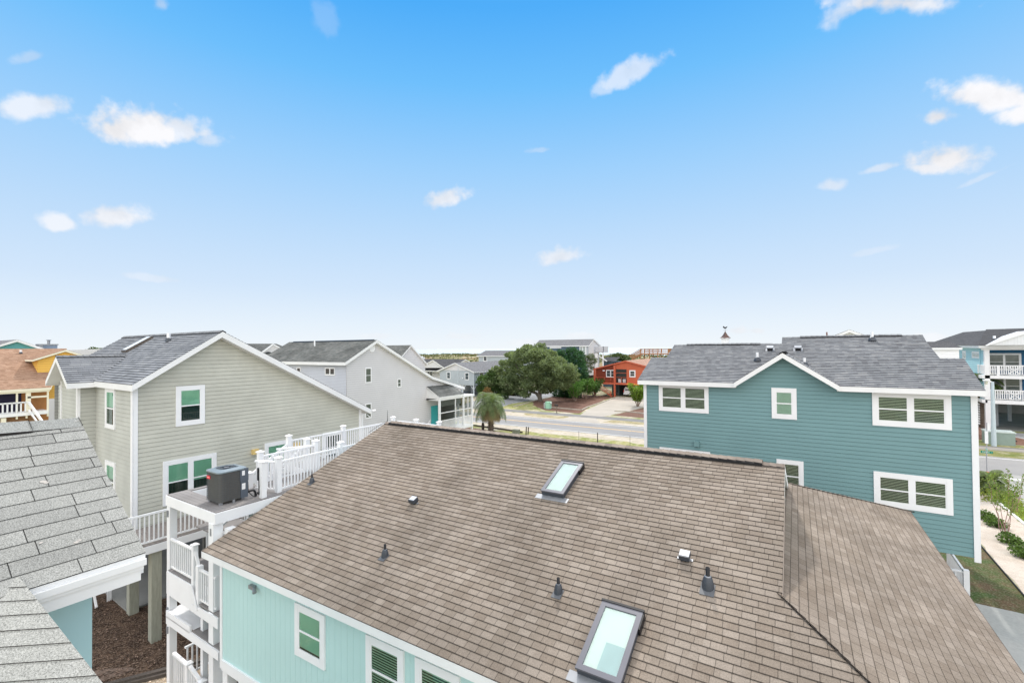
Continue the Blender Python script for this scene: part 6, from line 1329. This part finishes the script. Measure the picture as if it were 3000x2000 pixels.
# dune scrub
sc=MB()
for k in range(9000):
    x=R_.uniform(-215,30); y=R_.uniform(118,205); 
    if mathutils.noise.noise(Vector((x*.05,y*.07,9)))<-.12: continue
    z=dz(x,y); s=R_.uniform(.3,.75); cnt=4
    for j in range(cnt): leaf(sc,Vector((x+R_.uniform(-.7,.7),y+R_.uniform(-.7,.7),z+R_.uniform(0,.7))),s*.6,.55)
solo('dune_scrub',sc,leafmat('scrub_leaf',(.10,.115,.045),.7,.15),'olive and brown scrub covering the dunes on the horizon','scrub',(-90,160,5),kind='stuff')
bw=MB(); a=at(1292,1056,y=150); b=at(1400,1041,y=165); 
bw.bar((a.x,a.y,a.z),(b.x,b.y,b.z),1.2,.25); bw.bar((a.x,a.y,a.z+.9),(b.x,b.y,b.z+.9),.15,.2)
solo('beach_boardwalk',bw,mat('boardwalk_wood',(.42,.28,.19),.8,.1,1),'thin brown boardwalk climbing over the dunes','boardwalk',(a.x,a.y,a.z))
# ================================================================== STREET FURNITURE
b=at(1607,1197,z=0); U=Thing('utility_box','mint green utility pedestal standing by the path','utility box',b); m=MB(); m.prism([(b.x-.36,b.y-.3,.02),(b.x+.36,b.y-.3,.02),(b.x+.36,b.y+.3,.02),(b.x-.36,b.y+.3,.02)],(0,0,1.0)); m.box(b.x-.4,b.x+.4,b.y-.34,b.y+.34,1.0,1.1); U.split('cabinet',m,mat('mint_paint',(.33,.60,.44),.5,.05)); m=MB(); m.box(b.x+.42,b.x+.62,b.y-.2,b.y,.9,1.02); U.part('side_cap',m,VINYL)
b=at(1596,1196,z=0); m=MB(); m.lathe((b.x,b.y,0),[(.15,0),(.15,.8),(.12,.86),(.001,.87)],12); solo('cable_pedestal',m,mat('gray_plastic',(.45,.46,.44),.6,.05),'short gray cable pedestal left of the mint green box','utility post',b)
b=at(1631,1209,z=0); U=Thing('mailbox','black mailbox on a brown post at the path edge','mailbox',b); m=MB(); m.box(b.x-.05,b.x+.05,b.y-.05,b.y+.05,0,1.0); U.part('post',m,mat('mailbox_post',(.20,.15,.11),.8,.1)); m=MB(); m.prism([(b.x-.3,b.y-.1+.1*math.cos(t*math.pi/8)+.05,1.08+.13*math.sin(t*math.pi/8)) for t in range(9)]+[(b.x-.3,b.y-.05,.98),(b.x-.3,b.y+.15,.98)],(.52,0,0)); U.part('box',m,BLACKP)
b=at(1512,1270,z=0); m=MB(); m.box(b.x-.35,b.x+.35,b.y-.25,b.y+.25,0,.42); m.box(b.x-.38,b.x+.38,b.y-.28,b.y+.28,.42,.47); solo('meter_box',m,mat('mossy_gray_box',(.20,.21,.17),.8,.15),'low gray utility box on the grass right of the pindo palm','utility box',b)
for px,py,tp_,lab in ((1541,1276,1249,'taller leaning wooden stake of the pair right of the low gray box'),(1547,1272,1250,'second wooden stake of the pair, beside the leaning one')):
    b=at(px,py,z=0); t=at(px+1,tp_,y=b.y).z; m=MB(); m.bar((b.x,b.y,0),(b.x+.06,b.y,t),.09,.09); solo('wooden_stake',m,DRKW,lab,'stake',b,group='stakes along the near verge')
for px,py,tp_,w,lab in ((1696,1293,1263,.035,'thin metal rod in the grass, left of the wooden post'),(1751,1299,1267,.10,'wooden post in the grass between two thin rods'),(1846,1309,1276,.035,'thin metal rod nearest the teal house corner')):
    b=at(px,py,z=0); t=at(px,tp_,y=b.y).z; m=MB(); m.tube((b.x,b.y,0),(b.x,b.y,t),w*.55,w*.5,8); solo('fence_post',m,DRKW,lab,'post',b,group='posts along the near verge')
b=at(1415,1262,z=0); m=MB(); m.lathe((b.x,b.y,0),[(.16,0),(.17,.7),(.12,.9),(.04,1.0),(.03,1.2),(.001,1.22)],10); solo('yard_hydrant',m,DRKW,'dark capped post left of the pindo palm trunk','post',(b.x,b.y,0))
b=at(1383,1184,z=0); m=MB(); m.box(b.x-.14,b.x+.14,b.y-.14,b.y+.14,0,1.15); solo('drive_post',m,VINYL,'square white post on the lawn below the gray stilt house','post',b)
for px,lab in ((1450,'left of two short white posts behind the palm'),(1457,'right of two short white posts behind the palm')):
    b=at(px,1155,z=0); m=MB(); m.lathe((b.x,b.y,0),[(.14,0),(.14,1.0),(.05,1.15),(.001,1.2)],8); solo('short_white_post',m,VINYL,lab,'post',b,group='short white posts')
tb=MB(); 
for a,b in (((1350,1242),(1410,1250)),((1410,1250),(1470,1258)),((1470,1258),(1530,1268))):
    p=at(*a,z=0);q_=at(*b,z=0); tb.bar((p.x,p.y,.08),(q_.x,q_.y,.08),.16,.16)
solo('landscape_timber',tb,DRKW,'dark landscape timber edging the bed around the pindo palm','garden edging',at(1410,1250,z=0))
for nm,pts,lab in (('drive_edging',((1505,1192),(1540,1182),(1560,1176),(1612,1165)),'pale timber edging curving along the gravel drive under the oak'),('bed_edging',((1706,1201),(1722,1193),(1760,1180),(1800,1166)),'timber edging along the left side of the red house driveway'),('bed_edging',((1800,1205),(1830,1206),(1860,1209),(1892,1213)),'timber edging at the front of the right mulch bed'),('bed_edging',((1614,1194),(1660,1198),(1706,1202)),'timber edging between path and mulch bed by the mailbox')):
    tb=MB()
    for a,b in zip(pts,pts[1:]): p=at(*a,z=0);q_=at(*b,z=0); tb.bar((p.x,p.y,.07),(q_.x,q_.y,.07),.16,.16)
    solo(nm,tb,mat('pale_timber',(.42,.38,.31),.8,.15),lab,'garden edging',at(*pts[0],z=0))
# street light, sign post, transformer at right
b=at(2912,1306,z=0); U=Thing('street_lamp','tall pale tapered street lamp at the far right corner','street lamp',b); t=at(2907,1118,y=b.y).z
m=MB(); m.tube(b,(b.x+.0,b.y,t),.19,.11,14); U.part('pole',m,mat('pale_blue_gray_pole',(.50,.58,.62),.5,.06,3))
m=MB(); m.bar((b.x,b.y,t-.05),(b.x-.3,b.y,t+.1),.12,.12); m.lathe((b.x-.4,b.y,t+.1),[(.10,-.10),(.28,.0),(.26,.04),(.15,.09),(.001,.1)],14); U.part('lamp_head',m,VINYL); m=MB(); m.lathe((b.x-.4,b.y,t-.1),[(.001,-.16),(.08,-.13),(.1,.0),(.1,.1)],12); U.part('lamp_glass',m,mat('lamp_lens',(.55,.55,.45),.2,.05))
b=at(2893,1413,z=0); U=Thing('street_sign','green street name sign on a thin steel post with orange base','street sign',b)
zt=at(2892,1324,y=b.y).z; m=MB(); m.tube((b.x,b.y,0),(b.x-.02,b.y,zt+.15),.03,.03,8); U.part('post',m,mat('galvanised_post',(.42,.42,.46),.4,.05,metal=.4))
m=MB(); m.tube((b.x,b.y-.05,0),(b.x,b.y-.05,.75),.10,.09,8); U.part('post_base',m,mat('orange_marker',(.60,.22,.09),.6,.1))
GS=mat('sign_green',(.0,.22,.14),.35,.03,spec=.4); m=MB(); m.box(b.x-.30,b.x+.30,b.y-.02,b.y-.005,zt-.075,zt+.085); U.part('sign_plate',m,GS); m=MB(); m.box(b.x-.01,b.x+.005,b.y-.25,b.y+.25,zt+.1,zt+.24); U.part('cross_plate',m,mat('pale_sign_green',(.28,.50,.42),.35,.03))
def text(parent,base,s,loc,size,rot,m,name='lettering'):
    cu=bpy.data.curves.new(name,'FONT'); cu.body=s; cu.size=size; cu.align_x='CENTER'; cu.align_y='CENTER'; cu.extrude=.001; o=bpy.data.objects.new('tmp',cu); COL.objects.link(o); dg=bpy.context.evaluated_depsgraph_get(); me=bpy.data.meshes.new_from_object(o.evaluated_get(dg)); bpy.data.objects.remove(o)
    me.materials.clear(); me.materials.append(m); k=bpy.data.objects.new(name,me); COL.objects.link(k); k.parent=parent; k.location=Vector(loc)-Vector(base); k.rotation_euler=rot; return k
LET=mat('sign_white',(.80,.88,.84),.4,0)
text(U.root,U.base,'MAIN',(b.x-.05,b.y-.024,zt+.005),.145,(math.pi/2,0,0),LET); text(U.root,U.base,'ST',(b.x+.24,b.y-.024,zt+.0),.06,(math.pi/2,0,0),LET)
b2=at(2884,1330,z=0); yy=47.0; a=at(2890,1237,y=yy); c=at(2884,1297,y=yy); U=Thing('route_sign','edge on white road sign pair on a steel post across the street','road sign',(a.x,yy,0)); m=MB(); m.tube((a.x-.05,yy,0),(a.x+.02,yy,a.z),.03,.03,6); U.part('post',m,mat('galvanised_post2',(.42,.42,.46),.4,.05,metal=.4)); m=MB(); m.box(a.x-.02,a.x+.10,yy-.3,yy-.28,a.z-.55,a.z); m.box(a.x-.16,a.x+.02,yy-.25,yy-.23,c.z,a.z-.6); U.part('sign_plate',m,VINYL)
b=at(2925,1300,z=0); U=Thing('transformer_box','gray green pad transformer behind the street lamp','transformer',b); m=MB(); m.prism([(b.x-.95,b.y-.7,0),(b.x+.95,b.y-.7,0),(b.x+.95,b.y+.7,0),(b.x-.95,b.y+.7,0)],(0,0,1.15)); U.split('cabinet',m,mat('sage_metal',(.26,.33,.30),.5,.06)); m=MB(); m.box(b.x-1.0,b.x+1.0,b.y-.75,b.y+.75,1.15,1.25); U.part('lid',m,mat('pale_lid',(.55,.62,.60),.4,.05))
b=at(2971,1303,z=0); m=MB(); m.tube(b,(b.x,b.y,.5),.1,.1,8); m.tube((b.x-.2,b.y,.35),(b.x+.2,b.y,.35),.06,.06,8); m.lathe((b.x,b.y,.5),[(.13,0),(.1,.1),(.001,.15)],8); solo('hydrant',m,BLACKP,'small black hydrant near the right edge by the gravel drive','hydrant',b)
